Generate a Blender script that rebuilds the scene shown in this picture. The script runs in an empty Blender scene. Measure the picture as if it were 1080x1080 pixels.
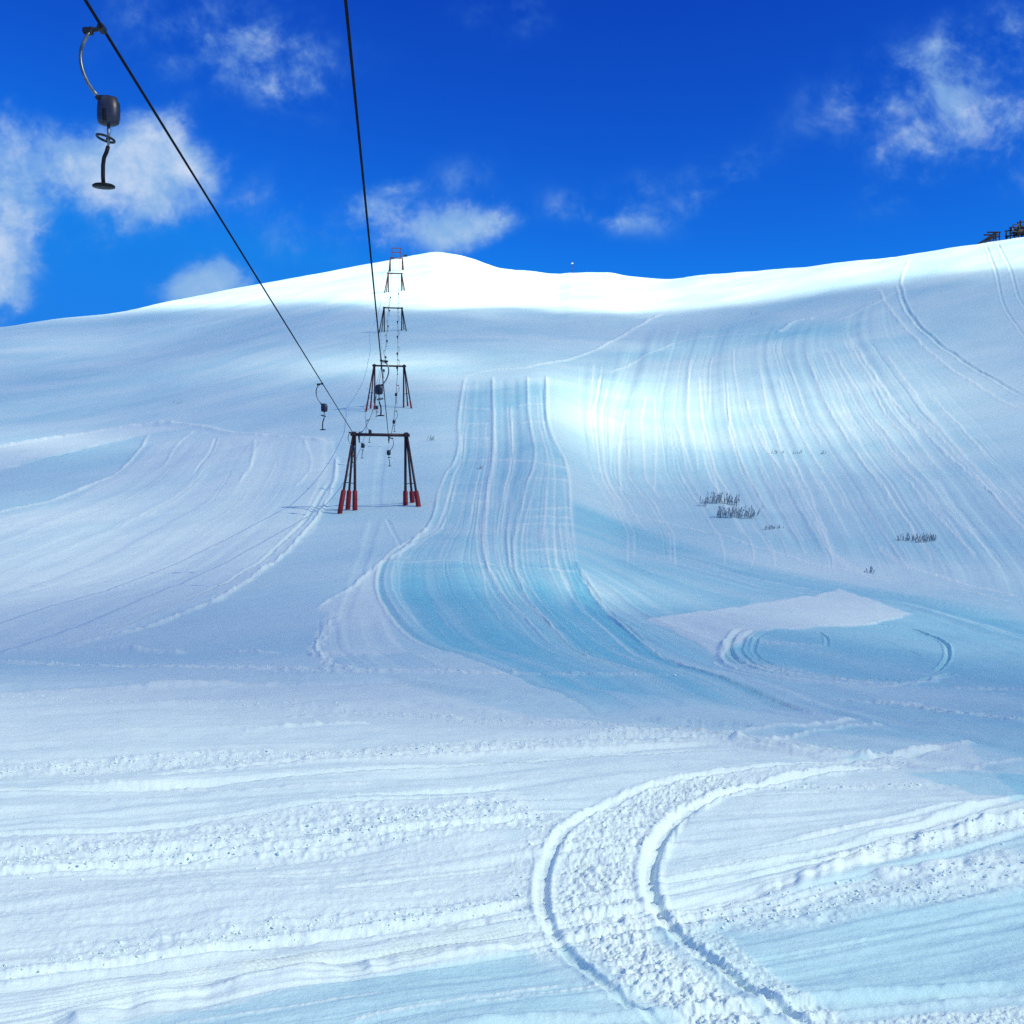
import bpy, bmesh, math, random
import numpy as np
from mathutils import Vector, Matrix

rnd = random.Random(7)
sc = bpy.context.scene
COL = sc.collection

# ------------------------------------------------------------------ camera
F, YH, CX = 1158.0, 640.0, 540.0        # focal length in photo pixels (1080 wide), level line, centre column
cam_d = bpy.data.cameras.new("camera")
cam = bpy.data.objects.new("camera", cam_d); COL.objects.link(cam)
cam.rotation_euler = (math.radians(90), 0, 0)
cam_d.sensor_width = 36.0
cam_d.lens = 36.0 * F / 1080.0
cam_d.shift_y = (YH - 540.0) / 1080.0
cam_d.clip_end = 6000
sc.camera = cam

# ------------------------------------------------------------------ light
SUN_ELEV = math.radians(37.0)
SUN_AZ = math.radians(121.0)             # clockwise from +Y (the way the camera looks)
S = Vector((math.sin(SUN_AZ) * math.cos(SUN_ELEV), math.cos(SUN_AZ) * math.cos(SUN_ELEV), math.sin(SUN_ELEV)))
sun_d = bpy.data.lights.new("sun", 'SUN')
sun_d.energy = 5.0
sun_d.angle = math.radians(0.5)
sun_d.color = (1.0, 1.0, 0.82)
sun = bpy.data.objects.new("sun", sun_d); COL.objects.link(sun)
sun.rotation_euler = S.to_track_quat('Z', 'Y').to_euler()
sun.location = (600, -300, 500)

sc.view_settings.view_transform = 'Standard'
sc.view_settings.look = 'None'
sc.view_settings.gamma = 1.0
sc.view_settings.exposure = 0.48
sc.cycles.max_bounces = 6
sc.cycles.diffuse_bounces = 3
sc.cycles.volume_bounces = 0
sc.cycles.use_denoising = False

# ------------------------------------------------------------------ node helper
class NT:
    def __init__(s, tree): s.t = tree; tree.nodes.clear()
    def n(s, kind, **kw):
        o = s.t.nodes.new(kind)
        for k, v in kw.items(): setattr(o, k, v)
        return o
    def put(s, sock, v):
        if isinstance(v, bpy.types.NodeSocket): s.t.links.new(v, sock)
        else: sock.default_value = v
    def m(s, op, a, b=0.0, c=None, clamp=False):
        o = s.n('ShaderNodeMath', operation=op, use_clamp=clamp)
        s.put(o.inputs[0], a); s.put(o.inputs[1], b)
        if c is not None: s.put(o.inputs[2], c)
        return o.outputs[0]
    def mix(s, f, a, b, blend='MIX'):
        o = s.n('ShaderNodeMix', data_type='RGBA', blend_type=blend)
        s.put(o.inputs[0], f); s.put(o.inputs[6], a); s.put(o.inputs[7], b)
        return o.outputs[2]
    def ramp(s, x, a, b):
        o = s.n('ShaderNodeMapRange', interpolation_type='SMOOTHSTEP')
        s.put(o.inputs[0], x); o.inputs[1].default_value = a; o.inputs[2].default_value = b
        return o.outputs[0]
    def noise(s, vec, scale, detail=4, rough=0.55, dist=0.0):
        o = s.n('ShaderNodeTexNoise')
        if vec is not None: s.put(o.inputs['Vector'], vec)
        o.inputs['Scale'].default_value = scale; o.inputs['Detail'].default_value = detail
        o.inputs['Roughness'].default_value = rough; o.inputs['Distortion'].default_value = dist
        return o.outputs['Fac']

# ------------------------------------------------------------------ sky
world = bpy.data.worlds.new("World"); sc.world = world
world.use_nodes = True
w = NT(world.node_tree)
sky = w.n('ShaderNodeTexSky', sky_type='NISHITA')
sky.sun_disc = False
sky.sun_elevation = SUN_ELEV
sky.sun_rotation = SUN_AZ
sky.altitude = 2200; sky.air_density = 1.0; sky.dust_density = 0.0; sky.ozone_density = 3.0
# deep, saturated mountain sky: the camera's strong contrast curve on the clear sky
srgb = w.n('ShaderNodeSeparateColor'); w.put(srgb.inputs[0], sky.outputs[0])
crgb = w.n('ShaderNodeCombineColor')
for ch, (k_, pw, mx) in enumerate(((0.045, 1.5, 1.5), (0.205, 2.5, 1.5), (1.03, 1.25, 5.6))):
    w.put(crgb.inputs[ch], w.m('MINIMUM', w.m('MULTIPLY', w.m('POWER', srgb.outputs[ch], pw), k_), mx))
tint = crgb.outputs[0]
tc = w.n('ShaderNodeTexCoord')
sep = w.n('ShaderNodeSeparateXYZ'); w.put(sep.inputs[0], tc.outputs['Generated'])
fy = w.m('MAXIMUM', w.m('ABSOLUTE', sep.outputs[1]), 0.12)
gx = w.m('MULTIPLY_ADD', w.m('DIVIDE', sep.outputs[0], fy), F / 100, CX / 100)       # bearing and height of a
gy = w.m('SUBTRACT', YH / 100, w.m('MULTIPLY', w.m('DIVIDE', sep.outputs[2], fy), F / 100))  # point of the sky, fixed to the world
comb = w.n('ShaderNodeCombineXYZ'); w.put(comb.inputs[0], gx); w.put(comb.inputs[1], gy)
n1 = w.noise(comb.outputs[0], 1.15, 7, 0.60, 0.35)
n2 = w.noise(comb.outputs[0], 3.6, 6, 0.62, 0.3)
nz = w.m('ADD', w.m('MULTIPLY', n1, 0.68), w.m('MULTIPLY', n2, 0.32))
def blob(cx, cy, rx, ry, rot, amp):
    c, s_ = math.cos(math.radians(rot)), math.sin(math.radians(rot))
    dx = w.m('SUBTRACT', gx, cx / 100); dy = w.m('SUBTRACT', gy, cy / 100)
    a = w.m('ADD', w.m('MULTIPLY', dx, c * 100 / rx), w.m('MULTIPLY', dy, s_ * 100 / rx))
    b = w.m('ADD', w.m('MULTIPLY', dx, -s_ * 100 / ry), w.m('MULTIPLY', dy, c * 100 / ry))
    d2 = w.m('ADD', w.m('MULTIPLY', a, a), w.m('MULTIPLY', b, b))
    return w.m('MULTIPLY', w.m('EXPONENT', w.m('MULTIPLY', d2, -1.0)), amp)
def total(lst):
    t = None
    for b in lst:
        g = blob(*b); t = g if t is None else w.m('ADD', t, g)
    return t
puffs = total([(50, 165, 150, 62, 8, 1.25), (175, 180, 75, 70, 35, 1.25), (0, 285, 66, 80, 0, 1.35), (215, 303, 58, 32, -8, 2.1),
               (425, 230, 72, 56, 10, 1.25), (505, 240, 62, 28, -12, 1.1), (-200, 260, 170, 90, 0, 1.0), (1350, 120, 150, 80, 0, .8),
               (-700, 0, 300, 200, 0, .9), (1900, -100, 300, 200, 0, .9)])
wisps = total([(230, 45, 130, 62, 12, 1.0), (310, 80, 55, 40, 20, .7), (925, 90, 110, 44, -28, .9), (1045, 50, 80, 40, -25, 1.0), (980, 150, 95, 38, -38, 1.0),
               (945, 190, 40, 30, -30, 1.1), (1085, 150, 50, 45, -40, 1.6), (640, 225, 75, 24, 8, 1.0), (755, 200, 50, 24, -32, .85), (535, 15, 55, 28, 0, .75),
               (265, 215, 120, 36, -5, .75), (480, 190, 60, 30, -30, .6), (330, 262, 60, 30, 0, .6), (700, 190, 90, 25, -10, .5), (600, -300, 300, 120, 20, .6)])
n3 = w.noise(comb.outputs[0], 1.25, 8, 0.60, 0.25)
nz2 = w.m('ADD', w.m('MULTIPLY', n3, 0.75), w.m('MULTIPLY', n2, 0.25))
nc = w.m('SUBTRACT', nz2, 0.5)
dp = w.m('MULTIPLY', w.ramp(w.m('ADD', puffs, w.m('MULTIPLY', nc, 2.8)), 0.30, 2.0), 0.76)
dw = w.m('MULTIPLY', w.m('MINIMUM', wisps, 1.0), w.m('MULTIPLY', w.ramp(nz2, 0.30, 0.78), 0.62))
# pale cloud overhead, out of view, added as fill light for the snow
ov = w.m('MULTIPLY', w.ramp(sep.outputs[2], 0.58, 0.80), w.m('MULTIPLY', w.ramp(w.noise(tc.outputs['Generated'], 3.0, 6, 0.6, 0.4), 0.34, 0.58), 0.9))
dens = w.m('MAXIMUM', w.m('MAXIMUM', dp, dw), ov)
cloud_col = w.mix(w.ramp(w.m('ADD', w.m('MULTIPLY', dens, 0.55), w.m('MULTIPLY', w.m('SUBTRACT', nz, 0.5), 1.9)), 0.12, 0.85), (1.7, 3.2, 5.5, 1), (4.6, 5.2, 6.4, 1))
wisp_tint = w.mix(w.ramp(dens, 0.0, 0.45), (0.25, 1.8, 5.2, 1), cloud_col)
skyc = w.mix(w.ramp(dens, 0.0, 0.75), tint, wisp_tint)
bg = w.n('ShaderNodeBackground'); bg.inputs[1].default_value = 0.104
w.put(bg.inputs[0], skyc)
wo = w.n('ShaderNodeOutputWorld'); w.put(wo.inputs[0], bg.outputs[0])

# ------------------------------------------------------------------ object helpers
def tag(o, label=None, cat=None, group=None, kind=None):
    if label: o['label'] = label
    if cat: o['category'] = cat
    if group: o['group'] = group
    if kind: o['kind'] = kind
    return o
def empty(name, loc, rz=0.0, scale=1.0):
    o = bpy.data.objects.new(name, None); COL.objects.link(o)
    o.location = loc; o.rotation_euler = (0, 0, rz); o.scale = (scale,) * 3
    o.empty_display_size = 0.2
    return o
def link(name, bm, mat, parent=None, smooth=False):
    me = bpy.data.meshes.new(name); bm.to_mesh(me); bm.free()
    me.materials.append(mat)
    if smooth:
        for p in me.polygons: p.use_smooth = True
    o = bpy.data.objects.new(name, me); COL.objects.link(o)
    if parent is not None: o.parent = parent
    return o
def copy_tree(o, parent=None):
    c = o.copy(); COL.objects.link(c)
    if parent is not None: c.parent = parent
    for ch in list(o.children): copy_tree(ch, c)
    return c
def tube(bm, pts, rad, seg=8, caps=True):
    pts = [Vector(p) for p in pts]
    rads = rad if isinstance(rad, (list, tuple)) else [rad] * len(pts)
    t0 = (pts[1] - pts[0]).normalized()
    up = Vector((0, 0, 1)) if abs(t0.z) < 0.9 else Vector((1, 0, 0))
    nx = t0.cross(up).normalized()
    rings = []
    for i, p in enumerate(pts):
        t = (pts[min(i + 1, len(pts) - 1)] - pts[max(i - 1, 0)]).normalized()
        nx = (nx - t * nx.dot(t)).normalized(); ny = t.cross(nx)
        rings.append([bm.verts.new(p + (nx * math.cos(a) + ny * math.sin(a)) * rads[i]) for a in [2 * math.pi * k / seg for k in range(seg)]])
    for a, b in zip(rings, rings[1:]):
        for k in range(seg): bm.faces.new((a[k], a[(k + 1) % seg], b[(k + 1) % seg], b[k]))
    if caps:
        bm.faces.new(rings[0][::-1]); bm.faces.new(rings[-1])
def beam(bm, p, q, wx, wy=None):
    """square section bar between two points"""
    wy = wy or wx
    p, q = Vector(p), Vector(q); t = (q - p).normalized()
    up = Vector((0, 1, 0)) if abs(t.y) < 0.9 else Vector((0, 0, 1))
    a = t.cross(up).normalized(); b = t.cross(a)
    vs = [[bm.verts.new(c + a * sx * wx / 2 + b * sy * wy / 2) for sx, sy in ((-1, -1), (1, -1), (1, 1), (-1, 1))] for c in (p, q)]
    for k in range(4): bm.faces.new((vs[0][k], vs[0][(k + 1) % 4], vs[1][(k + 1) % 4], vs[1][k]))
    bm.faces.new(vs[0][::-1]); bm.faces.new(vs[1])
def box(bm, c, d, bev=0.0):
    r = bmesh.ops.create_cube(bm, size=1.0)
    for v in r['verts']: v.co = Vector((c[0] + v.co.x * d[0], c[1] + v.co.y * d[1], c[2] + v.co.z * d[2]))
    if bev > 0:
        es = list({e for v in r['verts'] for e in v.link_edges})
        bmesh.ops.bevel(bm, geom=es, offset=bev, segments=3, affect='EDGES')
def torus(bm, c, R, r, tilt=0.0, axis='Z', seg=24, ss=8):
    M = Matrix.Translation(c) @ Matrix.Rotation(tilt, 4, 'Y')
    if axis == 'Y': M = M @ Matrix.Rotation(math.pi / 2, 4, 'X')
    if axis == 'X': M = M @ Matrix.Rotation(math.pi / 2, 4, 'Y')
    rings = []
    for i in range(seg):
        a = 2 * math.pi * i / seg
        rings.append([bm.verts.new(M @ Vector(((R + r * math.cos(b)) * math.cos(a), (R + r * math.cos(b)) * math.sin(a), r * math.sin(b)))) for b in [2 * math.pi * k / ss for k in range(ss)]])
    for i in range(seg):
        A, B = rings[i], rings[(i + 1) % seg]
        for k in range(ss): bm.faces.new((A[k], B[k], B[(k + 1) % ss], A[(k + 1) % ss]))
def lathe(bm, prof, c=(0, 0, 0), M=None, seg=24):
    M = M or Matrix.Identity(4); M = Matrix.Translation(c) @ M
    rings = [[bm.verts.new(M @ Vector((r * math.cos(a), r * math.sin(a), z))) for a in [2 * math.pi * k / seg for k in range(seg)]] for r, z in prof]
    for A, B in zip(rings, rings[1:]):
        for k in range(seg): bm.faces.new((A[k], A[(k + 1) % seg], B[(k + 1) % seg], B[k]))
    bm.faces.new(rings[0][::-1]); bm.faces.new(rings[-1])

# ------------------------------------------------------------------ materials
def mat(name, col, rough=0.5, metal=0.0, var=0.25, scale=12.0, col2=None, bump=0.0):
    m = bpy.data.materials.new(name); m.use_nodes = True
    g = NT(m.node_tree)
    t = g.n('ShaderNodeTexCoord')
    nf = g.noise(t.outputs['Object'], scale, 5, 0.6)
    b = [c * (1 - var) for c in col]
    c = g.mix(g.ramp(nf, 0.3, 0.7), (*b, 1), (*(col2 or col), 1))
    p = g.n('ShaderNodeBsdfPrincipled')
    p.inputs['Specular IOR Level'].default_value = 0.15 if max(col) < 0.03 else 0.45
    g.put(p.inputs['Base Color'], c); p.inputs['Metallic'].default_value = metal
    g.put(p.inputs['Roughness'], g.m('MULTIPLY_ADD', nf, 0.25, rough - 0.12))
    if bump:
        bn = g.n('ShaderNodeBump'); bn.inputs[0].default_value = bump; bn.inputs[1].default_value = 0.01
        g.put(bn.inputs['Height'], nf); g.put(p.inputs['Normal'], bn.outputs[0])
    o = g.n('ShaderNodeOutputMaterial'); g.put(o.inputs[0], p.outputs[0])
    return m
M_STEEL = mat('dark_painted_steel', (0.055, 0.026, 0.034), 0.5, 0.2, 0.4, 3.0)
M_DARK = mat('dark_steel', (0.035, 0.038, 0.045), 0.5, 0.5, 0.4, 4.0)
M_RUST = mat('red_oxide_steel', (0.10, 0.022, 0.022), 0.6, 0.1, 0.4, 3.0)
M_RED = mat('red_pad', (0.30, 0.006, 0.013), 0.6, 0.0, 0.35, 2.0)
M_GALV = mat('galvanised_steel', (0.24, 0.27, 0.29), 0.38, 0.8, 0.3, 8.0)
M_ROPE = mat('wire_rope', (0.010, 0.010, 0.014), 0.95, 0.0, 0.2, 0.3)
M_BOX = mat('grey_plastic_housing', (0.030, 0.032, 0.058), 0.38, 0.0, 0.2, 9.0)
M_RUB = mat('black_rubber', (0.012, 0.012, 0.016), 0.45, 0.0, 0.3, 14.0)
M_TIMBER = mat('dark_timber', (0.006, 0.004, 0.008), 0.7, 0.0, 0.4, 3.0)
M_WHITE = mat('white_enamel', (0.7, 0.72, 0.74), 0.4, 0.0, 0.1, 6.0)
M_TWIG = mat('frosted_twig', (0.55, 0.62, 0.64), 0.85, 0.0, 0.35, 6.0)

def snow_mat():
    m = bpy.data.materials.new('snow'); m.use_nodes = True
    g = NT(m.node_tree)
    geo = g.n('ShaderNodeNewGeometry')
    at = g.n('ShaderNodeAttribute', attribute_name='ice_shade')        # 0 loose snow .. 1 packed icy snow, plus shade painted as darker tone
    n_big = g.noise(geo.outputs['Position'], 0.09, 5, 0.55)
    n_mid = g.noise(geo.outputs['Position'], 2.2, 5, 0.6)
    n_fin = g.noise(geo.outputs['Position'], 26.0, 4, 0.65)
    ice_shade = g.m('ADD', at.outputs['Fac'], g.m('MULTIPLY', g.m('SUBTRACT', n_big, 0.5), 0.35), clamp=True)
    c = g.mix(ice_shade, (0.85, 0.965, 0.90, 1), (0.24, 0.68, 0.77, 1))
    c = g.mix(g.m('MULTIPLY', g.ramp(n_mid, 0.35, 0.75), 0.10), c, (0.93, 0.96, 0.98, 1))
    p = g.n('ShaderNodeBsdfPrincipled')
    g.put(p.inputs['Base Color'], c)
    g.put(p.inputs['Roughness'], g.m('SUBTRACT', 0.75, g.m('MULTIPLY', ice_shade, 0.15)))
    p.inputs['Specular IOR Level'].default_value = 0.25
    mp = g.n('ShaderNodeMapping'); mp.inputs['Scale'].default_value = (0.45, 1.0, 1.0); g.put(mp.inputs[0], geo.outputs['Position'])
    n_wide = g.noise(mp.outputs[0], 0.9, 10, 0.68)
    h = g.m('ADD', g.m('ADD', g.m('MULTIPLY', n_mid, 0.022), g.m('MULTIPLY', n_fin, 0.007)), g.m('MULTIPLY', n_wide, 0.085))
    b = g.n('ShaderNodeBump'); b.inputs[0].default_value = 0.8; b.inputs[1].default_value = 1.0
    g.put(b.inputs['Height'], h); g.put(p.inputs['Normal'], b.outputs[0])
    o = g.n('ShaderNodeOutputMaterial'); g.put(o.inputs[0], p.outputs[0])
    return m
M_SNOW = snow_mat()

# ------------------------------------------------------------------ numpy noise
def _hash(ix, iy, seed):
    h = (ix.astype(np.int64) * 374761393 + iy.astype(np.int64) * 668265263 + seed * 1442695041) & 0x7fffffff
    h = ((h ^ (h >> 13)) * 1274126177) & 0x7fffffff
    return ((h ^ (h >> 16)) & 0xffff).astype(np.float32) / 65535.0
def vnoise(x, y, seed=0):
    ix = np.floor(x); iy = np.floor(y)
    fx = (x - ix).astype(np.float32); fy_ = (y - iy).astype(np.float32)
    fx = fx * fx * (3 - 2 * fx); fy_ = fy_ * fy_ * (3 - 2 * fy_)
    ix = ix.astype(np.int64); iy = iy.astype(np.int64)
    a = _hash(ix, iy, seed); b = _hash(ix + 1, iy, seed); c = _hash(ix, iy + 1, seed); d = _hash(ix + 1, iy + 1, seed)
    return (a * (1 - fx) + b * fx) * (1 - fy_) + (c * (1 - fx) + d * fx) * fy_ - 0.5
def fbm(x, y, octv=4, gain=0.5, seed=0):
    t = 0; a = 1.0
    for k in range(octv):
        c, s_ = math.cos(k * 1.1 + .4), math.sin(k * 1.1 + .4)
        t = t + a * vnoise((x * c - y * s_) * 2 ** k, (x * s_ + y * c) * 2 ** k, seed + k * 17); a *= gain
    return t
def sstep(a, b, x):
    t = np.clip((x - a) / (b - a), 0, 1); return t * t * (3 - 2 * t)
def pchip(xk, yk, x):
    xk = np.asarray(xk, float); yk = np.asarray(yk, float)
    h = np.diff(xk); d = np.diff(yk) / h
    m = np.zeros_like(yk)
    for i in range(1, len(xk) - 1):
        if d[i - 1] * d[i] > 0:
            w1, w2 = 2 * h[i] + h[i - 1], h[i] + 2 * h[i - 1]
            m[i] = (w1 + w2) / (w1 / d[i - 1] + w2 / d[i])
    m[0], m[-1] = d[0], d[-1] * 0.6
    i = np.clip(np.searchsorted(xk, x) - 1, 0, len(xk) - 2)
    t = (x - xk[i]) / h[i]
    t2, t3 = t * t, t * t * t
    return (2 * t3 - 3 * t2 + 1) * yk[i] + (t3 - 2 * t2 + t) * h[i] * m[i] + (-2 * t3 + 3 * t2) * yk[i + 1] + (t3 - t2) * h[i] * m[i + 1]

# ------------------------------------------------------------------ terrain: survey of the slope
# for each bearing: distance -> how high the ground stands there (as the angle above the level line it is seen at)
H0, SL = 2.6, 80.0
def plane_y(D): return YH - SL + F * H0 / D
NEAR = [(4, None), (5, None), (6.5, None), (8.5, None), (11, None)]
COLS = {
 -400: (340, [(16, 768), (22, 725), (32, 690), (48, 655), (65, 625), (90, 590), (120, 555), (160, 515), (210, 470), (270, 420), (320, 388), (340, 380)]),
 -120: (360, [(16, 768), (22, 722), (32, 684), (48, 646), (65, 612), (90, 572), (120, 532), (160, 490), (210, 447), (270, 403), (330, 366), (360, 356)]),
 0:    (375, [(16, 768), (22, 720), (32, 680), (48, 638), (65, 602), (90, 558), (120, 518), (160, 476), (210, 435), (270, 394), (340, 355), (375, 345)]),
 130:  (405, [(16, 767), (22, 717), (32, 674), (48, 628), (65, 590), (90, 545), (120, 503), (160, 460), (210, 420), (270, 382), (340, 347), (405, 327)]),
 270:  (430, [(16, 765), (22, 712), (32, 664), (48, 615), (65, 575), (85, 535), (112, 487), (150, 438), (200, 398), (260, 358), (330, 322), (390, 303), (430, 298)]),
 400:  (440, [(16, 763), (22, 706), (32, 655), (48, 606), (62, 569), (80, 535), (110, 478), (140, 430), (180, 392), (235, 350), (300, 308), (360, 287), (410, 277), (440, 274)]),
 470:  (445, [(16, 763), (22, 706), (32, 656), (48, 606), (62, 568), (80, 530), (110, 472), (140, 428), (180, 390), (235, 347), (300, 305), (360, 284), (410, 272), (445, 268)]),
 560:  (410, [(16, 765), (22, 708), (32, 662), (48, 614), (62, 572), (80, 525), (105, 470), (130, 428), (165, 396), (215, 364), (280, 325), (350, 298), (410, 288)]),
 660:  (375, [(16, 767), (22, 714), (32, 674), (48, 634), (62, 596), (80, 556), (105, 500), (135, 450), (170, 408), (220, 364), (280, 322), (340, 298), (375, 291)]),
 780:  (330, [(16, 769), (22, 722), (32, 684), (45, 648), (58, 612), (75, 570), (95, 525), (125, 470), (160, 418), (205, 365), (260, 318), (305, 293), (330, 287)]),
 900:  (300, [(16, 771), (22, 728), (32, 692), (45, 655), (57, 620), (72, 578), (92, 527), (120, 470), (155, 412), (195, 357), (240, 308), (280, 283), (300, 277)]),
 1020: (272, [(16, 773), (22, 732), (32, 698), (45, 660), (56, 624), (70, 582), (90, 525), (115, 468), (148, 405), (185, 345), (225, 292), (258, 265), (272, 260)]),
 1200: (240, [(16, 775), (22, 736), (32, 703), (45, 664), (56, 625), (70, 575), (90, 512), (115, 446), (145, 378), (180, 312), (215, 258), (240, 235)]),
 1480: (210, [(16, 780), (22, 742), (32, 708), (45, 668), (56, 625), (70, 565), (90, 492), (115, 415), (145, 340), (175, 275), (200, 230), (210, 222)]),
}
RIDGE = [(-400, 380), (-120, 356), (0, 345), (60, 337), (120, 331), (175, 320), (260, 303), (350, 286.5), (400, 277.5), (440, 270), (459, 267), (480, 269.5),
         (500, 275), (530, 285.5), (560, 288), (590, 290.5), (600, 289), (640, 288.5), (660, 291.5), (700, 294.5), (740, 291), (770, 288.5), (850, 282), (880, 278.5),
         (950, 271), (1000, 262.5), (1040, 256.5), (1080, 250), (1200, 232), (1480, 222)]
D0 = 4.0
U_T = np.arange(-400, 1481, 5.0)
TAU = np.concatenate([np.linspace(0, 1, 401)])
ck = sorted(COLS)
DRk = np.array([COLS[c][0] for c in ck], float)
DR_T = pchip(ck, DRk, U_T)
rows = []
for c in ck:
    dr, pts = COLS[c]
    D = [4, 5, 6.5, 8.5, 11] + [p[0] for p in pts]
    Y = [plane_y(d) + 0.0 * d for d in D[:5]] + [p[1] for p in pts]
    Dq = D0 * (dr / D0) ** TAU
    # interpolate the real height, not the angle: smooth ground
    Z = np.array(D) * (YH - np.array(Y)) / F
    zq = pchip(np.log(D), Z, np.log(Dq))
    rows.append(YH - zq * F / Dq)
rows = np.array(rows)                                   # columns x TAU
YT = np.array([pchip(ck, rows[:, j], U_T) for j in range(len(TAU))]).T
YT = np.array(YT)
ry = pchip([r[0] for r in RIDGE], [r[1] for r in RIDGE], np.arange(-400, 1481, 1.0))
ry = np.convolve(np.pad(ry, 4, mode='edge'), np.hanning(9) / np.hanning(9).sum(), 'valid')[::5]
dy = ry - YT[:, -1]
YT += dy[:, None] * sstep(0.86, 1.0, TAU)[None, :]
THMAX = math.atan((1480 - CX) / F); THMIN = math.atan((-400 - CX) / F)

def tab(u, tau):
    a = np.clip((u - U_T[0]) / 5.0, 0, len(U_T) - 1.001); i = a.astype(int); fa = a - i
    b = np.clip(tau * 400, 0, 399.999); j = b.astype(int); fb = b - j
    return (YT[i, j] * (1 - fb) + YT[i, j + 1] * fb) * (1 - fa) + (YT[i + 1, j] * (1 - fb) + YT[i + 1, j + 1] * fb) * fa
def drf(u): return np.interp(u, U_T, DR_T)
def yimg(u, D):
    """angle (in photo pixels) at which the ground at distance D on bearing u is seen"""
    dr = drf(u); Ds = np.maximum(D, 0.05)
    tau = np.log(Ds / D0) / np.log(dr / D0)
    Y = tab(u, np.clip(tau, 0, 1))
    e = np.maximum(D - dr, 0)
    Y = np.where(tau < 0, plane_y(Ds), Y) + 40 * (1 - np.exp(-(e / 45.0) ** 2)) + 0.22 * e
    return Y
def base_z(x, y):
    x = np.asarray(x, float); y = np.asarray(y, float)
    r = np.hypot(x, y); th = np.arctan2(x, y)
    thc = np.clip(th, THMIN, THMAX)
    u = CX + F * np.tan(thc); D = np.maximum(r * np.cos(thc), 0.05)
    z = D * (YH - yimg(u, D)) / F
    wgt = np.maximum(sstep(THMAX + .05, THMAX + .9, th), sstep(-THMIN + .05, -THMIN + .9, -th))
    return z * (1 - wgt) + (-H0 - 0.03 * r) * wgt
YMIN = np.minimum.accumulate(YT, axis=1)
def unproject(px, py):
    """point of the bare slope seen at a photo pixel -> x, y, D"""
    a = min(max((px - U_T[0]) / 5.0, 0), len(U_T) - 1.001); i = int(a); fa = a - i
    col = YMIN[i] * (1 - fa) + YMIN[i + 1] * fa
    dr = float(drf(px))
    if py >= col[0]: D = F * H0 / (py - (YH - SL))
    else:
        t = np.interp(-py, -col, TAU); D = D0 * (dr / D0) ** float(t)
    return (px - CX) / F * D, D, D
def ground_pt(px, py):
    x, y, D = unproject(px, py); return Vector((x, y, float(base_z(x, y))))
def at_px(px, py, D): return Vector(((px - CX) / F * D, D, (YH - py) / F * D))

# ------------------------------------------------------------------ terrain mesh grid
th_mid = np.arctan((np.arange(-70, 1150.1, 1.08) - CX) / F)
th_l = np.arctan((np.arange(-400, -70, 8.0) - CX) / F); th_r = np.arctan((np.arange(1158, 1481, 8.0) - CX) / F)
th_bl = np.linspace(-math.pi, th_l[0], 70)[:-1]; th_br = np.linspace(th_r[-1], math.pi, 70)[1:]
TH = np.concatenate([th_bl, th_l, th_mid, th_r, th_br])
sl_ = YT[(U_T >= 0) & (U_T <= 1080)]
g_ = np.abs(np.gradient(sl_, TAU, axis=1)).max(axis=0) * 0.85 + 120
cum = np.concatenate([[0], np.cumsum((g_[1:] + g_[:-1]) / 2 * np.diff(TAU))])
nrow = int(cum[-1] / 0.95)
tau_in = np.interp(np.linspace(0, cum[-1], nrow), cum, TAU)
tau_near = np.array([-1.2, -.9, -.7, -.5, -.35, -.22, -.12, -.05])
thc = np.clip(TH, THMIN, THMAX); Ucol = CX + F * np.tan(thc); DRc = drf(Ucol)
Dg = D0 * (DRc[:, None] / D0) ** np.concatenate([tau_near, tau_in])[None, :]
ext = np.array([2, 5, 9, 14, 20, 28, 38, 50, 65, 85, 110, 150, 220, 330, 500, 800], float)
Dg = np.concatenate([Dg, DRc[:, None] + ext[None, :]], axis=1)
Ug = np.broadcast_to(Ucol[:, None], Dg.shape)
Rg = Dg / np.cos(thc)[:, None]
Xg = Rg * np.sin(TH)[:, None]; Yg = Rg * np.cos(TH)[:, None]
Zg = base_z(Xg, Yg)
VY = yimg(Ug, Dg)                                       # bearing Ug, VY: the survey angles of each grid point
NC, NR = Dg.shape
dZ = np.zeros_like(Dg); ICE_SHADE = np.zeros_like(Dg)
PXM = Dg / F                                             # metres per pixel of view angle

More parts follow.
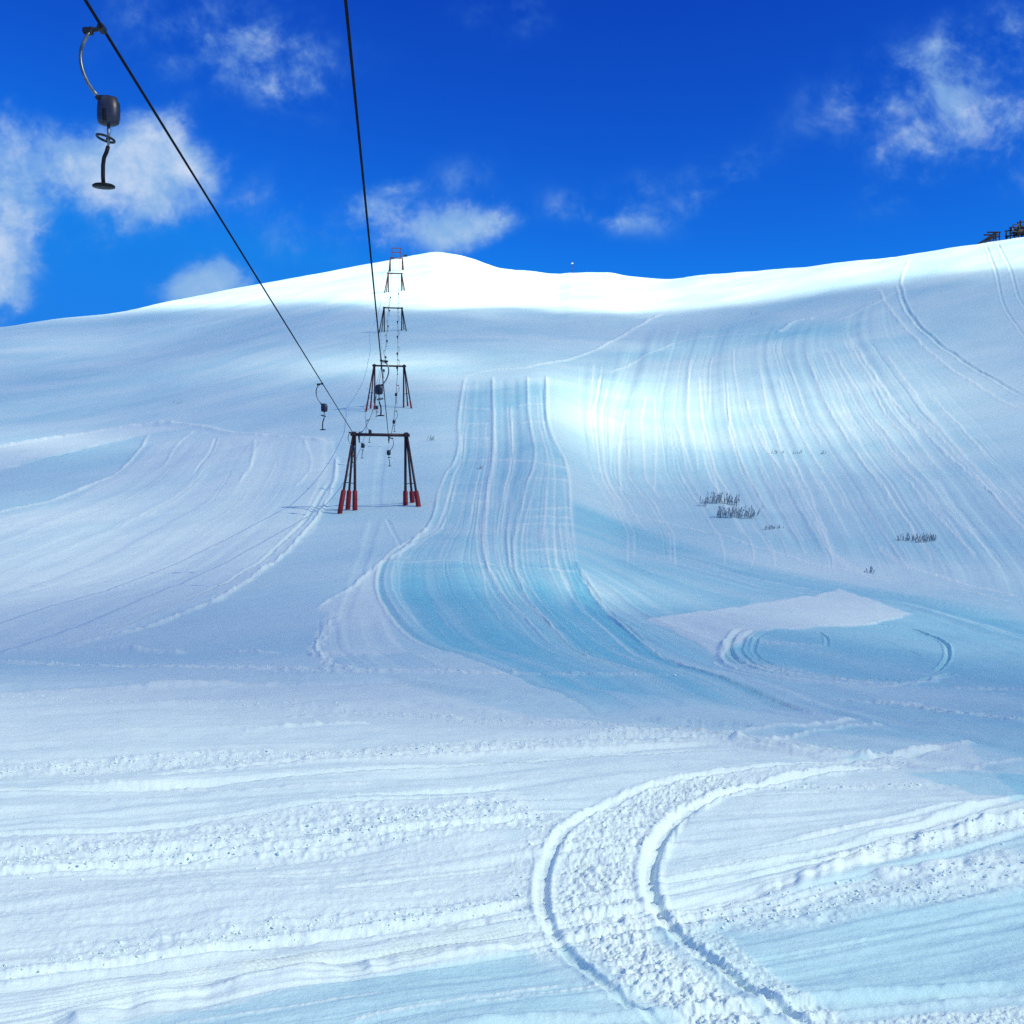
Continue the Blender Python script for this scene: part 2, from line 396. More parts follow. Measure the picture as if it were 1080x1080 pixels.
# ------------------------------------------------------------------ snow relief tools
def spline(pts, step=5.0):
    P = np.array(pts, float)
    if len(P) < 2: return P
    t = np.concatenate([[0], np.cumsum(np.hypot(*np.diff(P, axis=0).T))])
    n = max(2, int(t[-1] / step) + 1); q = np.linspace(0, t[-1], n)
    # smooth (Catmull-Rom by local cubic hermite)
    m = np.gradient(P, t, axis=0)
    i = np.clip(np.searchsorted(t, q, side='right') - 1, 0, len(t) - 2)
    h = (t[i + 1] - t[i]); s_ = ((q - t[i]) / h)[:, None]; h = h[:, None]
    return (2 * s_**3 - 3 * s_**2 + 1) * P[i] + (s_**3 - 2 * s_**2 + s_) * h * m[i] + (-2 * s_**3 + 3 * s_**2) * P[i + 1] + (s_**3 - s_**2) * h * m[i + 1]
def track(pts, pad):
    """signed side distance (in px-widths at that range) and run length of every grid point near a trail"""
    P = spline(pts)
    Wd = np.array([unproject(a, b) for a, b in P])
    c0 = np.searchsorted(Ucol[len(th_bl):NC - len(th_br)], P[:, 0].min() - pad * 1.6) + len(th_bl)
    c1 = np.searchsorted(Ucol[len(th_bl):NC - len(th_br)], P[:, 0].max() + pad * 1.6) + len(th_bl)
    if c1 - c0 < 2: return None
    best = np.full((c1 - c0, NR), 1e9); sd = np.zeros_like(best); run = np.zeros_like(best)
    L = 0.0
    for k in range(len(P) - 1):
        a, b = Wd[k], Wd[k + 1]
        ab = b[:2] - a[:2]; ll = float(np.hypot(*ab)) + 1e-9
        wpx = (a[2] + b[2]) / 2 / F
        i0 = max(c0, np.searchsorted(Ucol[c0:c1], min(P[k, 0], P[k + 1, 0]) - pad * 1.6) + c0)
        i1 = min(c1, np.searchsorted(Ucol[c0:c1], max(P[k, 0], P[k + 1, 0]) + pad * 1.6) + c0)
        if i1 <= i0: L += ll; continue
        dmin, dmax = min(a[2], b[2]) - pad * wpx * 1.3, max(a[2], b[2]) + pad * wpx * 1.3
        sub = Dg[i0:i1]
        j0 = np.searchsorted(sub[:, :].max(axis=0), dmin); j1 = np.searchsorted(sub.min(axis=0), dmax)
        j0 = max(j0 - 1, 0); j1 = min(j1 + 1, NR)
        if j1 <= j0: L += ll; continue
        x = Xg[i0:i1, j0:j1] - a[0]; y = Yg[i0:i1, j0:j1] - a[1]
        t = np.clip((x * ab[0] + y * ab[1]) / ll**2, 0, 1)
        dx = x - t * ab[0]; dy_ = y - t * ab[1]
        d = np.hypot(dx, dy_) / wpx
        sgn = np.sign(ab[0] * y - ab[1] * x)
        v = best[i0 - c0:i1 - c0, j0:j1]; mk = d < v
        v[mk] = d[mk]
        sd[i0 - c0:i1 - c0, j0:j1][mk] = (d * sgn)[mk]
        run[i0 - c0:i1 - c0, j0:j1][mk] = (L + t * ll)[mk]
        L += ll
    ii, jj = np.nonzero(best < pad)
    endf = np.clip(np.minimum(run[ii, jj], L - run[ii, jj]) / (0.06 * L + 1e-6), 0, 1)
    return ii + c0, jj, sd[ii, jj], run[ii, jj], endf
def add(ii, jj, h): dZ[ii, jj] += h
def berm(pts, wpx, k=0.5, rough=0.6, ice_shade=None):
    """ridge of pushed-up loose snow, wpx = half width"""
    r = track(pts, wpx * 3 + 2)
    if r is None: return
    ii, jj, d, s_, e = r
    m = PXM[ii, jj]
    n = fbm(Xg[ii, jj] / (m * wpx * 2.2), Yg[ii, jj] / (m * wpx * 2.2), 3, .6, int(pts[0][0]) + 3)
    amp = k * wpx * m * (1 + rough * 2.0 * n)
    add(ii, jj, amp * np.exp(-(d / wpx) ** 2) * e)
    ICE_SHADE[ii, jj] -= 0.35 * np.exp(-(d / wpx) ** 2) * e if ice_shade is None else -ice_shade * np.exp(-(d / wpx) ** 2) * e
def rut(pts, wpx, k=0.6, rim=0.5, rough=0.5):
    r = track(pts, wpx * 4 + 2)
    if r is None: return
    ii, jj, d, s_, e = r
    m = PXM[ii, jj]
    n = fbm(Xg[ii, jj] / (m * wpx * 1.6), Yg[ii, jj] / (m * wpx * 1.6), 3, .6, int(pts[0][1]))
    add(ii, jj, k * wpx * m * e * (-np.exp(-(d / wpx) ** 4) * (1 + .3 * n) + rim * (1 + rough * 2.5 * n) * np.exp(-((np.abs(d) - 1.7 * wpx) / (.6 * wpx)) ** 2)))
CHURN = []
def churn(pts, wpx, amp, grain, soft=0.35, keep=True):
    grain = grain * .6
    """band of broken-up snow: lumps of size grain metres, amp metres high"""
    r = track(pts, wpx * 1.3 + 2)
    if r is None: return
    ii, jj, d, s_, e = r
    mask = (1 - sstep(1 - soft, 1 + soft * .6, np.abs(d) / wpx + 0.5 * vnoise(Xg[ii, jj] / (grain * 6), Yg[ii, jj] / (grain * 6), 4))) * e
    x, y = Xg[ii, jj] / grain, Yg[ii, jj] / grain
    n = 1.5 * np.maximum(fbm(x, y, 3, .62, 11), -.25) + 0.8 * np.abs(fbm(x * .6 + 9, y * .6, 2, .6, 5)) + .5 * vnoise(x * .3, y * .3, 9)
    add(ii, jj, .27 * amp * mask * n)
    ICE_SHADE[ii, jj] -= 0.25 * mask
    if keep: CHURN.append((pts, wpx, grain))
def family(axis, guides, lo, hi, nq, slope, ice_shade, ed=6.0, seed=0, freqs=(1, 2.3, 5.1), along=60.0, fade=(0, 0), lam=None):
    """machine-combed snow: long streaks that follow guide lines across the slope"""
    c0, c1 = len(th_bl), NC - len(th_br)
    U, V = Ug[c0:c1], VY[c0:c1]
    vis = Dg[c0:c1] <= DRc[c0:c1, None]
    A, B = (V, U) if axis == 'y' else (U, V)            # A runs along the lines, B across them
    G = []
    for g in guides:
        g = sorted(g, key=lambda p: p[1] if axis == 'y' else p[0])
        ka = [p[1] if axis == 'y' else p[0] for p in g]; kb = [p[0] if axis == 'y' else p[1] for p in g]
        lut_a = np.arange(-450, 1600, 4.0)
        lut = np.interp(lut_a, ka, kb)
        lut = np.convolve(np.pad(lut, 8, mode='edge'), np.hanning(17) / np.hanning(17).sum(), 'valid')
        G.append(np.interp(A.ravel(), lut_a, lut).reshape(A.shape))
    q = np.full(A.shape, -9.0); wq = np.zeros_like(q)
    for k in range(len(G) - 1):
        wd = G[k + 1] - G[k]
        wd = np.where(np.abs(wd) < 1, 1, wd)
        f = (B - G[k]) / wd
        mk = (f >= 0) & (f < 1)
        q[mk] = k + f[mk]
        wa = np.abs(wd) if k == 0 else (np.abs(wd) + np.abs(G[k] - G[k - 1])) / 2
        wb = np.abs(wd) if k == len(G) - 2 else (np.abs(wd) + np.abs(G[k + 2] - G[k + 1])) / 2
        wq[mk] = (wa * (1 - f) + wb * f)[mk]
    lim = lambda l: np.interp(B.ravel(), [p[0] for p in l], [p[1] for p in l]).reshape(A.shape) if isinstance(l, list) else np.full(A.shape, float(l))
    lo, hi = lim(lo), lim(hi)
    ins = (q > -1) & (A > lo) & (A < hi) & vis
    ii, jj = np.nonzero(ins)
    qq, aa, wd = q[ii, jj], A[ii, jj], wq[ii, jj]
    edge = sstep(0, 1, np.minimum(aa - lo[ii, jj], hi[ii, jj] - aa) / ed)
    if fade[0]: edge *= sstep(0, fade[0], qq)
    if fade[1]: edge *= sstep(0, fade[1], len(G) - 1 - qq)
    m = PXM[c0:c1][ii, jj]
    if axis == 'x': m = m * np.clip(Dg[c0:c1][ii, jj] / 3.5, 1, 5)
    h = np.zeros(len(ii))
    for f in freqs:
        per = wd / (nq * f)                             # streak width in px
        ok = sstep(1.6, 3.2, per)
        h = h + slope * per * m * ok * (vnoise(qq * nq * f + seed * 7.3, aa / along + seed, seed + 5) + .4 * vnoise(qq * nq * f * 1.7, aa / (along * 4), seed + 9)) * 1.3
    dZ[c0 + ii, jj] += h * edge
    ICE_SHADE[c0 + ii, jj] += edge * (ice_shade + 0.55 * abs(ice_shade) * 2 * vnoise(qq * nq * 1.3, aa / (along * 2.5), seed + 31))
def region(poly, ice_shade, soft=2.0, lift=0.0):
    """patch of snow toned by packing and painted shade, inside an outline on the slope"""
    c0, c1 = len(th_bl), NC - len(th_br)
    P = np.array(poly, float)
    a = np.searchsorted(Ucol[c0:c1], P[:, 0].min() - 10) + c0; b = np.searchsorted(Ucol[c0:c1], P[:, 0].max() + 10) + c0
    U, V = Ug[a:b], VY[a:b]
    mk = (V > P[:, 1].min() - 8) & (V < P[:, 1].max() + 8) & (Dg[a:b] <= DRc[a:b, None])
    ii, jj = np.nonzero(mk)
    x, y = U[ii, jj], V[ii, jj]
    ins = np.zeros(len(x), bool); dist = np.full(len(x), 1e9)
    for k in range(len(P)):
        (x0, y0), (x1, y1) = P[k], P[(k + 1) % len(P)]
        if y0 != y1: ins ^= ((y0 > y) != (y1 > y)) & (x < (x1 - x0) * (y - y0) / (y1 - y0) + x0)
        t = np.clip(((x - x0) * (x1 - x0) + (y - y0) * (y1 - y0)) / ((x1 - x0) ** 2 + (y1 - y0) ** 2), 0, 1)
        dist = np.minimum(dist, np.hypot(x - x0 - t * (x1 - x0), y - y0 - t * (y1 - y0)))
    sdv = np.where(ins, dist, -dist) + 1.5 * vnoise(x / 6, y / 3, 77)
    f = sstep(-soft, soft, sdv)
    ICE_SHADE[a + ii, jj] += ice_shade * f
    dZ[a + ii, jj] += lift * f
#@RELIEF
# general wind texture of untouched snow
fade_far = sstep(0, 14, Dg)
dZ += 0.45 * fbm(Xg / 17, Yg / 17, 3, .5, 1) * sstep(15, 80, Dg)
for lam_, sl_k in ((7.0, .035), (3.4, .04), (1.7, .045), (.85, .05), (.42, .055), (.21, .06), (.11, .06)):
    okp = sstep(2.2, 5.0, lam_ / PXM)
    patch = .45 + 1.1 * (vnoise(Xg / (lam_ * 9), Yg / (lam_ * 7), int(lam_ * 100)) + .35).clip(0, 1)
    dZ += sl_k * lam_ * okp * patch * vnoise(Xg / (lam_ * 2.2) + 3.1, Yg / lam_ + Xg / (lam_ * 9), int(lam_ * 53))
dZ += 0.028 * fbm(Xg / 1.9, Yg / 0.9, 3, .55, 2) * fade_far
dZ += 0.012 * fbm(Xg / .45, Yg / .28, 3, .6, 3)
ICE_SHADE += 0.30 + 0.25 * fbm(Xg / 22, Yg / 9, 3, .5, 8)

# --- right-hand bowl: fan of piste-machine passes
bowl = [[(560, 300), (572, 385), (580, 440), (598, 495), (612, 530)],
        [(690, 300), (668, 385), (650, 440), (650, 500), (690, 560)],
        [(770, 300), (738, 385), (738, 440), (752, 500), (800, 575)],
        [(830, 300), (790, 365), (806, 440), (836, 510), (882, 590)],
        [(880, 300), (845, 365), (878, 440), (925, 510), (985, 600)],
        [(915, 300), (890, 350), (946, 440), (1010, 515), (1090, 610)],
        [(950, 300), (965, 350), (1050, 440), (1130, 515), (1230, 610)]]
family('y', bowl, [(600, 385), (700, 335), (860, 330), (950, 300), (1100, 420)], [(590, 515), (740, 556), (860, 592), (1000, 616), (1100, 642)], 5, 0.085, 0.05, 24, 3, freqs=(1, 2.2, 4.6), along=110, fade=(.5, .6))
for k, p in enumerate([[(737, 395), (739, 440), (752, 500), (762, 535)], [(800, 380), (812, 440), (838, 505), (868, 560), (880, 590)], [(850, 372), (874, 430), (905, 480), (950, 540), (990, 590)],
          [(868, 360), (905, 430), (945, 485), (1000, 540), (1060, 590)], [(786, 420), (800, 460), (825, 498)], [(893, 352), (940, 420), (1000, 480), (1075, 545)],
          [(690, 420), (692, 470), (690, 520)], [(660, 430), (652, 480), (655, 520)], [(765, 400), (770, 450), (790, 505), (812, 540)], [(830, 470), (852, 520), (872, 560)],
          [(820, 395), (836, 440), (870, 500), (900, 545)], [(950, 500), (990, 545), (1030, 585)]]):
    berm(p, 1.0 + (k % 3) * .25, 0.30, 1.0)
# traverse cut across the top of the bowl and its tail down the right
rut([(948, 300), (955, 325), (975, 350), (1010, 378), (1050, 402), (1085, 420)], 1.7, 0.55, 0.7)
berm([(958, 275), (950, 300), (954, 318)], 1.3, 0.5)
berm([(925, 302), (935, 322), (960, 352), (1000, 388), (1050, 418), (1085, 436)], 1.6, 0.35)
rut([(1040, 258), (1050, 285), (1058, 320), (1085, 362)], 1.1, 0.42, 0.8)
rut([(1052, 256), (1066, 285), (1075, 315), (1090, 335)], 1.1, 0.42, 0.8)
berm([(640, 395), (720, 360), (800, 352), (860, 345), (920, 322), (950, 305)], 2.0, 0.25)
berm([(820, 352), (835, 340), (860, 335)], 3, 0.5)
region([(733, 352), (790, 339), (850, 333), (905, 343), (870, 354), (800, 358)], .14, 6)
region([(640, 378), (720, 360), (770, 356), (735, 366), (680, 382)], .10, 6)
region([(812, 345), (860, 340), (905, 352), (885, 372), (862, 366), (830, 380)], .10, 6)
# crest of the road that swings in from the left
berm([(483, 398), (510, 391), (560, 386), (620, 372), (680, 340), (700, 330)], 2.2, 0.6, 0.4)

def strokes(axis, guides, n, qr, ar, ln, w, k, seed, slantw=False):
    """single machine and ski scratches that keep to the run of the guide lines"""
    r = random.Random(seed)
    G = []
    for g in guides:
        g = sorted(g, key=lambda p: p[1] if axis == 'y' else p[0])
        G.append(([p[1] if axis == 'y' else p[0] for p in g], [p[0] if axis == 'y' else p[1] for p in g]))
    for _ in range(n):
        q = r.uniform(*qr); a0 = r.uniform(*ar); L = r.uniform(*ln); dq = r.gauss(0, .06)
        pts = []
        for t in np.linspace(0, 1, 9):
            a = a0 + L * t
            if a > ar[1]: break
            qq = min(max(q + dq * t, 0), len(G) - 1.001); i = int(qq); f = qq - i
            b = np.interp(a, *G[i]) * (1 - f) + np.interp(a, *G[i + 1]) * f
            pts.append((a, b) if axis == 'x' else (b, a))
        if len(pts) < 4: continue
        ww = r.uniform(*w) * (F / max(np.mean([p[1] for p in pts]) - 560, 120) if slantw else 1)
        kk = k * r.uniform(.5, 1.3)
        if r.random() < .5: berm(pts, ww, kk, .7)
        else: rut(pts, ww, kk, .6, .6)
strokes('y', bowl, 150, (.4, 5.7), (352, 600), (30, 150), (.75, 1.15), .30, 5)
# --- two piste-machine lanes down the middle
lanes = [[(491, 395), (484, 440), (481, 482), (470, 500), (450, 555), (406, 588), (396, 615), (402, 640), (430, 668), (500, 700), (590, 735), (660, 765)],
         [(519, 395), (520, 440), (519, 482), (513, 520), (509, 560), (514, 600), (535, 635), (570, 668), (640, 705), (720, 740), (790, 768)],
         [(556, 395), (558, 440), (564, 482), (553, 520), (543, 565), (545, 605), (566, 645), (605, 680), (680, 715), (770, 748), (850, 772)],
         [(576, 395), (579, 450), (598, 492), (602, 545), (610, 600), (636, 645), (690, 685), (770, 720), (880, 755), (1000, 785)]]
for (g0, g1), nq_, sd_ in (((lanes[0], lanes[1]), 7, 21), ((lanes[1], lanes[2]), 4, 22), ((lanes[2], lanes[3]), 7, 23)):
    family('y', [g0, g1], 398, 752, nq_, 0.10, 0.05, 5, sd_, freqs=(1, 2.1), along=200)
    family('y', [g0, g1], 585, 755, nq_, 0.0, 0.44, 26, sd_ + 1, freqs=(), along=90)  # packed lower lanes, with their slope shading also put into the tone
    family('y', [g0, g1], 400, 606, nq_, 0.0, 0.16, 6, sd_ + 2, freqs=(), along=2.4)
strokes('y', lanes, 90, (0.05, 2.95), (400, 745), (40, 220), (.75, 1.15), .34, 6)
for g in lanes:
    berm(g[:10], 1.8, 0.65, 0.5)
for g, o in ((lanes[0], 8), (lanes[0], 14), (lanes[1], -7), (lanes[2], 7), (lanes[3], -7), (lanes[3], -13), (lanes[1], 26), (lanes[1], 12)):
    berm([(x + o * (1 + max(0, y - 600) / 90), y) for x, y in g[3:9]], 1.3, 0.42, 0.5)
berm([(478, 485), (520, 486), (570, 488), (600, 493)], 4, 0.4, 0.4)
for y in (425, 445, 505, 533, 541, 548, 580):
    berm([(545, y + 2), (570, y), (602 if y > 480 else 577, y + 1)], 3.0, 0.3, .5)
for y in (430, 446, 462, 508, 520, 527): berm([(482 - max(0, y - 480) * .3, y), (515, y + 1)], 3.0, 0.28, .5)
berm([(400, 598), (470, 594), (540, 600), (610, 605)], 4, 0.3, .6)
# loose snow shouldered off on the left of the lanes
berm([(452, 555), (425, 580), (395, 602), (375, 618), (345, 636), (332, 645)], 3.0, 0.55, 0.7)
berm([(334, 646), (352, 650)], 2.0, 0.5)
churn([(352, 650), (340, 665), (333, 685), (345, 700), (380, 710)], 8, 0.22, 0.40)
berm([(352, 651), (340, 664), (333, 684), (343, 699), (372, 709)], 2.4, .5, .9)
family('y', [[(335, 640), (335, 700), (380, 720)], [(360, 640), (365, 690), (410, 720)], [(400, 640), (412, 680), (500, 722)]], 645, 716, 5, 0.14, 0.10, 16, 29, freqs=(1, 2), along=60)
region([(452, 556), (405, 590), (393, 618), (402, 645), (430, 690), (350, 695), (335, 680), (352, 652), (332, 646), (375, 620)], -0.35, 3)
# road passing below the bowl to the right
family('x', [[(590, 520), (700, 560), (800, 590), (900, 612), (1090, 645)], [(600, 560), (700, 600), (800, 625), (960, 640), (1090, 690)], [(612, 600), (690, 655), (780, 690), (900, 715), (1090, 745)],
             [(560, 640), (690, 692), (800, 735), (950, 782), (1090, 800)]], 598, 1090, 7, 0.06, 0.30, 12, 33, freqs=(1, 2.2), along=160, fade=(.25, .2))
strokes('x', [[(590, 520), (700, 560), (800, 590), (900, 612), (1090, 645)], [(600, 560), (700, 600), (800, 625), (960, 640), (1090, 690)], [(612, 600), (690, 655), (780, 690), (900, 715), (1090, 745)],
             [(560, 640), (690, 692), (800, 735), (950, 782), (1090, 800)]], 40, (.2, 2.9), (610, 1080), (60, 260), (1.1, 2.0), .22, 7)
berm([(604, 520), (660, 538), (735, 556), (800, 575), (860, 592), (940, 606), (1000, 616), (1085, 640)], 2.0, 0.45, 0.9)
churn([(925, 570), (950, 590), (1000, 606), (1085, 630)], 5, 0.10, 0.3)
churn([(862, 545), (875, 575), (905, 600), (950, 612)], 5, 0.08, 0.3)
berm([(612, 600), (640, 645), (695, 688), (770, 722), (850, 748), (950, 775)], 2.2, 0.5, 0.5)
rut([(612, 610), (650, 655), (712, 698), (790, 730), (900, 762)], 2.2, 0.6, 0.5)
# wedge of fresh-bladed snow and the turning circle at the right
region([(682, 655), (770, 640), (850, 628), (885, 619), (962, 645), (900, 660), (800, 668), (768, 686), (760, 692), (720, 672)], -0.75, 1.5, 0.03)
berm([(682, 655), (760, 642), (850, 629), (885, 619)], 1.6, 0.4)
berm([(770, 686), (800, 670), (880, 660), (962, 646)], 1.8, 0.5)
ring = [(800, 668), (775, 672), (768, 684), (785, 698), (830, 710), (900, 716), (960, 716), (1010, 705)]
rut(ring, 3.0, 0.55, 0.8)
rut([(x + 12 - (x - 770) * .05, y + 2 - (y - 668) * .08) for x, y in ring[:6]], 2.4, 0.5, 0.7)
rut([(x + 26 - (x - 770) * .09, y + 3 - (y - 668) * .14) for x, y in ring[:7]], 2.2, 0.45, 0.7)
berm([(x - 9, y + 5) for x, y in ring[1:]], 3.5, 0.5)
berm([(x - 18, y + 9) for x, y in ring[2:]], 3.0, 0.45)
rut([(920, 653), (975, 668), (1000, 685), (998, 698), (985, 705)], 2.2, 0.9, 0.5)
rut([(905, 668), (940, 680), (972, 694)], 1.4, 0.7, 0.5)
rut([(862, 667), (872, 676), (872, 684)], 1.8, 0.7, 0.5)
churn([(780, 695), (830, 708), (900, 718), (980, 725), (1085, 728)], 14, 0.20, 0.30)
churn([(800, 680), (840, 682), (870, 684)], 9, 0.15, 0.3)
churn([(880, 740), (950, 742), (1000, 750), (1085, 765)], 16, 0.20, 0.30)
family('x', [[(760, 690), (830, 713), (1090, 733)], [(770, 705), (900, 735), (1090, 760)]], 770, 1090, 5, .25, -.15, 12, 36, freqs=(1,), along=140, fade=(.3, .3))

# --- left-hand piste
left = [[(150, 452), (80, 470), (0, 482), (-90, 500)], [(168, 455), (130, 490), (60, 525), (-90, 550)], [(215, 456), (165, 505), (60, 560), (-90, 600)],
        [(280, 457), (240, 530), (120, 600), (-90, 660)], [(352, 462), (357, 500), (330, 560), (240, 628), (80, 682), (-90, 715)]]
family('y', left[1:], 458, 690, 4, 0.06, -0.08, 14, 41, freqs=(1, 2.2, 4.1), along=120, fade=(.4, .2))
strokes('y', left[1:], 26, (.3, 2.9), (462, 690), (40, 120), (1.0, 1.6), .2, 8)
region([(-60, 482), (60, 462), (150, 450), (205, 451), (150, 460), (60, 480), (-60, 505)], -0.5, 2, 0.06)
region([(-60, 503), (60, 481), (160, 460), (120, 500), (40, 533), (-60, 560)], 0.10, 2, -0.08)
region([(350, 462), (215, 455), (160, 470), (130, 500), (60, 535), (-60, 560), (-60, 690), (80, 680), (240, 628), (330, 560), (357, 500)], -0.18, 2, 0.05)
berm([(150, 453), (180, 449), (215, 452), (260, 457), (315, 462), (352, 470)], 4.0, 0.5, .4)
berm([(-60, 483), (60, 463), (150, 451), (190, 449)], 4.5, 0.6, .4); rut([(-60, 506), (60, 481), (150, 461)], 3.5, 0.4, .4)
berm([(205, 455), (188, 468), (172, 492)], 1.8, 0.5); rut([(228, 460), (224, 472), (205, 500)], 1.6, .4)
berm([(158, 458), (145, 478), (120, 500), (60, 525), (0, 541), (-40, 552)], 2.0, 0.45, .4)
berm([(290, 591), (240, 629), (180, 653), (130, 667), (78, 679)], 4.0, 0.55, 0.7); berm([(130, 500), (60, 526), (0, 542), (-50, 554)], 3.5, .5, .4)
berm([(355, 480), (350, 515), (322, 560), (290, 590), (240, 628), (180, 652), (130, 666), (78, 678)], 1.9, 1.0, 0.6)
rut([(350, 505), (318, 552), (285, 582), (235, 618), (170, 645), (60, 680), (-20, 690)], 2.2, 0.5, 0.4)
rut([(262, 575), (200, 600), (120, 622), (60, 632)], 1.4, .35); rut([(80, 586), (40, 598), (-20, 606)], 1.4, .35)
berm([(320, 464), (328, 490), (310, 515)], 1.8, .3); berm([(268, 462), (266, 485), (250, 510)], 1.8, .3)
berm([(105, 681), (150, 683), (195, 684)], 7, .6); berm([(235, 684), (290, 687)], 6, .5); berm([(330, 690), (400, 694)], 5, .4); berm([(60, 668), (140, 652), (210, 634)], 3, .25)
# lift track between the pylons
rut([(396, 545), (380, 600), (360, 660)], 5, .12, .3); rut([(405, 470), (400, 500), (397, 535)], 4, .12, .3); rut([(408, 545), (425, 580)], 2, .3)

# --- foreground flat: crossing tracks
fore = [[(-90, 690), (0, 695), (300, 708), (560, 715), (760, 722), (1090, 790)], [(-90, 735), (0, 733), (420, 722), (560, 745), (760, 772), (1090, 812)],
        [(-90, 842), (0, 838), (540, 805), (760, 785), (1090, 826)], [(-90, 930), (0, 920), (300, 893), (600, 862), (1090, 838)],
        [(-90, 1040), (0, 1022), (300, 985), (560, 945), (800, 905), (1090, 852)], [(-90, 1110), (0, 1090), (300, 1035), (560, 990), (800, 950), (1090, 880)],
        [(-90, 1230), (0, 1210), (300, 1160), (560, 1120), (800, 1075), (1090, 1035)]]
family('x', fore, -80, 1090, 6, 0.20, 0.0, 10, 51, freqs=(1, 2.4, 5.0, 9.5), along=170, fade=(.3, .1))
strokes('x', fore, 64, (.9, 5.6), (-60, 1000), (120, 520), (.8, 1.6), .34, 9, True)
region([(-80, 735), (0, 733), (420, 722), (520, 745), (700, 780), (900, 775), (1020, 785), (1090, 850), (1090, 868), (900, 910), (740, 960), (560, 990), (330, 1035), (60, 1085), (-80, 1110)], -0.28, 3)
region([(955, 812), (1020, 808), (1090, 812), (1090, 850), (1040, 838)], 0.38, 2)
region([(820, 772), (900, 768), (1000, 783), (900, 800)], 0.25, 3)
region([(700, 975), (900, 945), (1090, 925), (1090, 1036), (830, 1056), (760, 1010)], 0.13, 9)  # shade at lower right painted as darker, bluer snow
region([(120, 1085), (340, 1030), (545, 995), (640, 1060), (500, 1085)], 0.13, 7)  # same for the shaded zone at bottom left, put into the tone
berm([(-60, 733), (120, 730), (300, 724), (420, 721)], 3.8, .35, .6)
churn([(-40, 694), (150, 702), (400, 711), (560, 714), (720, 718)], 14, 0.16, 0.30)
churn([(0, 736), (150, 742), (320, 745), (520, 758), (700, 764)], 27.0, 0.035, 0.20)
churn([(-60, 815), (150, 805), (350, 797), (540, 788), (700, 775), (760, 768)], 48.0, 0.06, 0.14)
berm([(-60, 805), (250, 797), (540, 782), (720, 770)], 4.8, .35); rut([(-60, 842), (150, 832), (400, 816), (560, 804), (780, 790)], 6.1, .55, .5, .3)
rut([(-60, 885), (100, 874), (300, 855), (560, 838)], 4.9, .45, .5)
churn([(-60, 912), (100, 898), (300, 878), (450, 866), (580, 856)], 78.0, 0.06, 0.10)
rut([(-60, 930), (120, 910), (330, 888), (585, 862)], 7.6, .5, .6, .3)
churn([(-60, 965), (150, 950), (350, 925), (560, 905)], 110.0, 0.014, 0.09, keep=False)
rut([(-60, 1038), (100, 1014), (300, 985), (450, 966), (570, 945)], 11.4, .45, .6, .35); berm([(20, 1000), (200, 977), (400, 955), (560, 938)], 7.6, .3, .6)
churn([(0, 1020), (200, 985), (400, 962), (560, 940)], 42.0, 0.03, 0.08)
berm([(60, 1082), (180, 1052), (300, 1026), (360, 1012)], 26.6, .28, .7); berm([(380, 1012), (460, 1000), (540, 990)], 17.1, .3, .8)
# corduroy
def corduroy(pts_hi, pts_lo, lam, amp, x0, x1):
    c0, c1 = len(th_bl), NC - len(th_br)
    U, V = Ug[c0:c1], VY[c0:c1]
    a = np.interp(U.ravel(), *zip(*pts_hi)).reshape(U.shape); b = np.interp(U.ravel(), *zip(*pts_lo)).reshape(U.shape)
    f = (V - a) / (b - a)
    ii, jj = np.nonzero((f > 0) & (f < 1) & (U > x0) & (U < x1))
    f = f[ii, jj]
    e = sstep(0, .08, f) * sstep(0, .08, 1 - f) * sstep(0, 25, x1 - U[ii, jj])
    # lines follow the band, lam = number of ribs
    fw = np.log((a - 560)[ii, jj] * (1 - f) + (b - 560)[ii, jj] * f) 
    lo = np.log((a - 560)[ii, jj]); hi = np.log((b - 560)[ii, jj])
    ph = (fw - lo) / (hi - lo) * lam
    br = .6 + .8 * vnoise(U[ii, jj] / 30, ph / 3, 3)
    dZ[c0 + ii, jj] += amp * np.cos(2 * math.pi * ph) * e * br
corduroy([(-80, 1056), (0, 1040), (300, 1000), (560, 955), (700, 930)], [(-80, 1110), (0, 1090), (300, 1028), (560, 985), (700, 955)], 11, 0.011, -80, 565)
corduroy([(700, 915), (900, 880), (1090, 846)], [(700, 960), (800, 935), (1090, 868)], 10, 0.010, 700, 1090)
# right foreground
rut([(690, 928), (800, 910), (940, 880), (1060, 848), (1100, 838)], 6.8, .45, .6, .3); rut([(690, 905), (800, 890), (930, 868), (1040, 845)], 4.8, .4, .5, .3)
churn([(800, 832), (880, 828), (960, 825), (1020, 826)], 14.4, .04, .12)
rut([(720, 842), (800, 842), (880, 838)], 4.5, .4, .4)
berm([(800, 934), (850, 922), (910, 905), (960, 890), (1030, 872), (1100, 862)], 13.5, .45, 1.1); churn([(740, 962), (830, 950), (900, 940), (1000, 925), (1100, 905)], 50.4, .045, .12)
churn([(880, 905), (940, 893), (1090, 868)], 25.2, .05, .1)
berm([(920, 918), (1000, 910), (1060, 905)], 12.0, .3, 1.0)
rut([(470, 1092), (560, 1083), (700, 1074), (830, 1058), (960, 1047), (1100, 1038)], 13.5, .35, .8, .25)
churn([(900, 1082), (1000, 1076), (1100, 1070)], 25.2, .04, .05)
berm([(700, 772), (800, 770), (880, 763), (905, 758)], 5, .5); berm([(740, 781), (840, 776), (900, 768), (945, 766)], 5, .55); berm([(820, 789), (900, 795), (960, 790), (1030, 784)], 5, .6)
berm([(980, 808), (1040, 800), (1100, 795)], 3.8, .35)
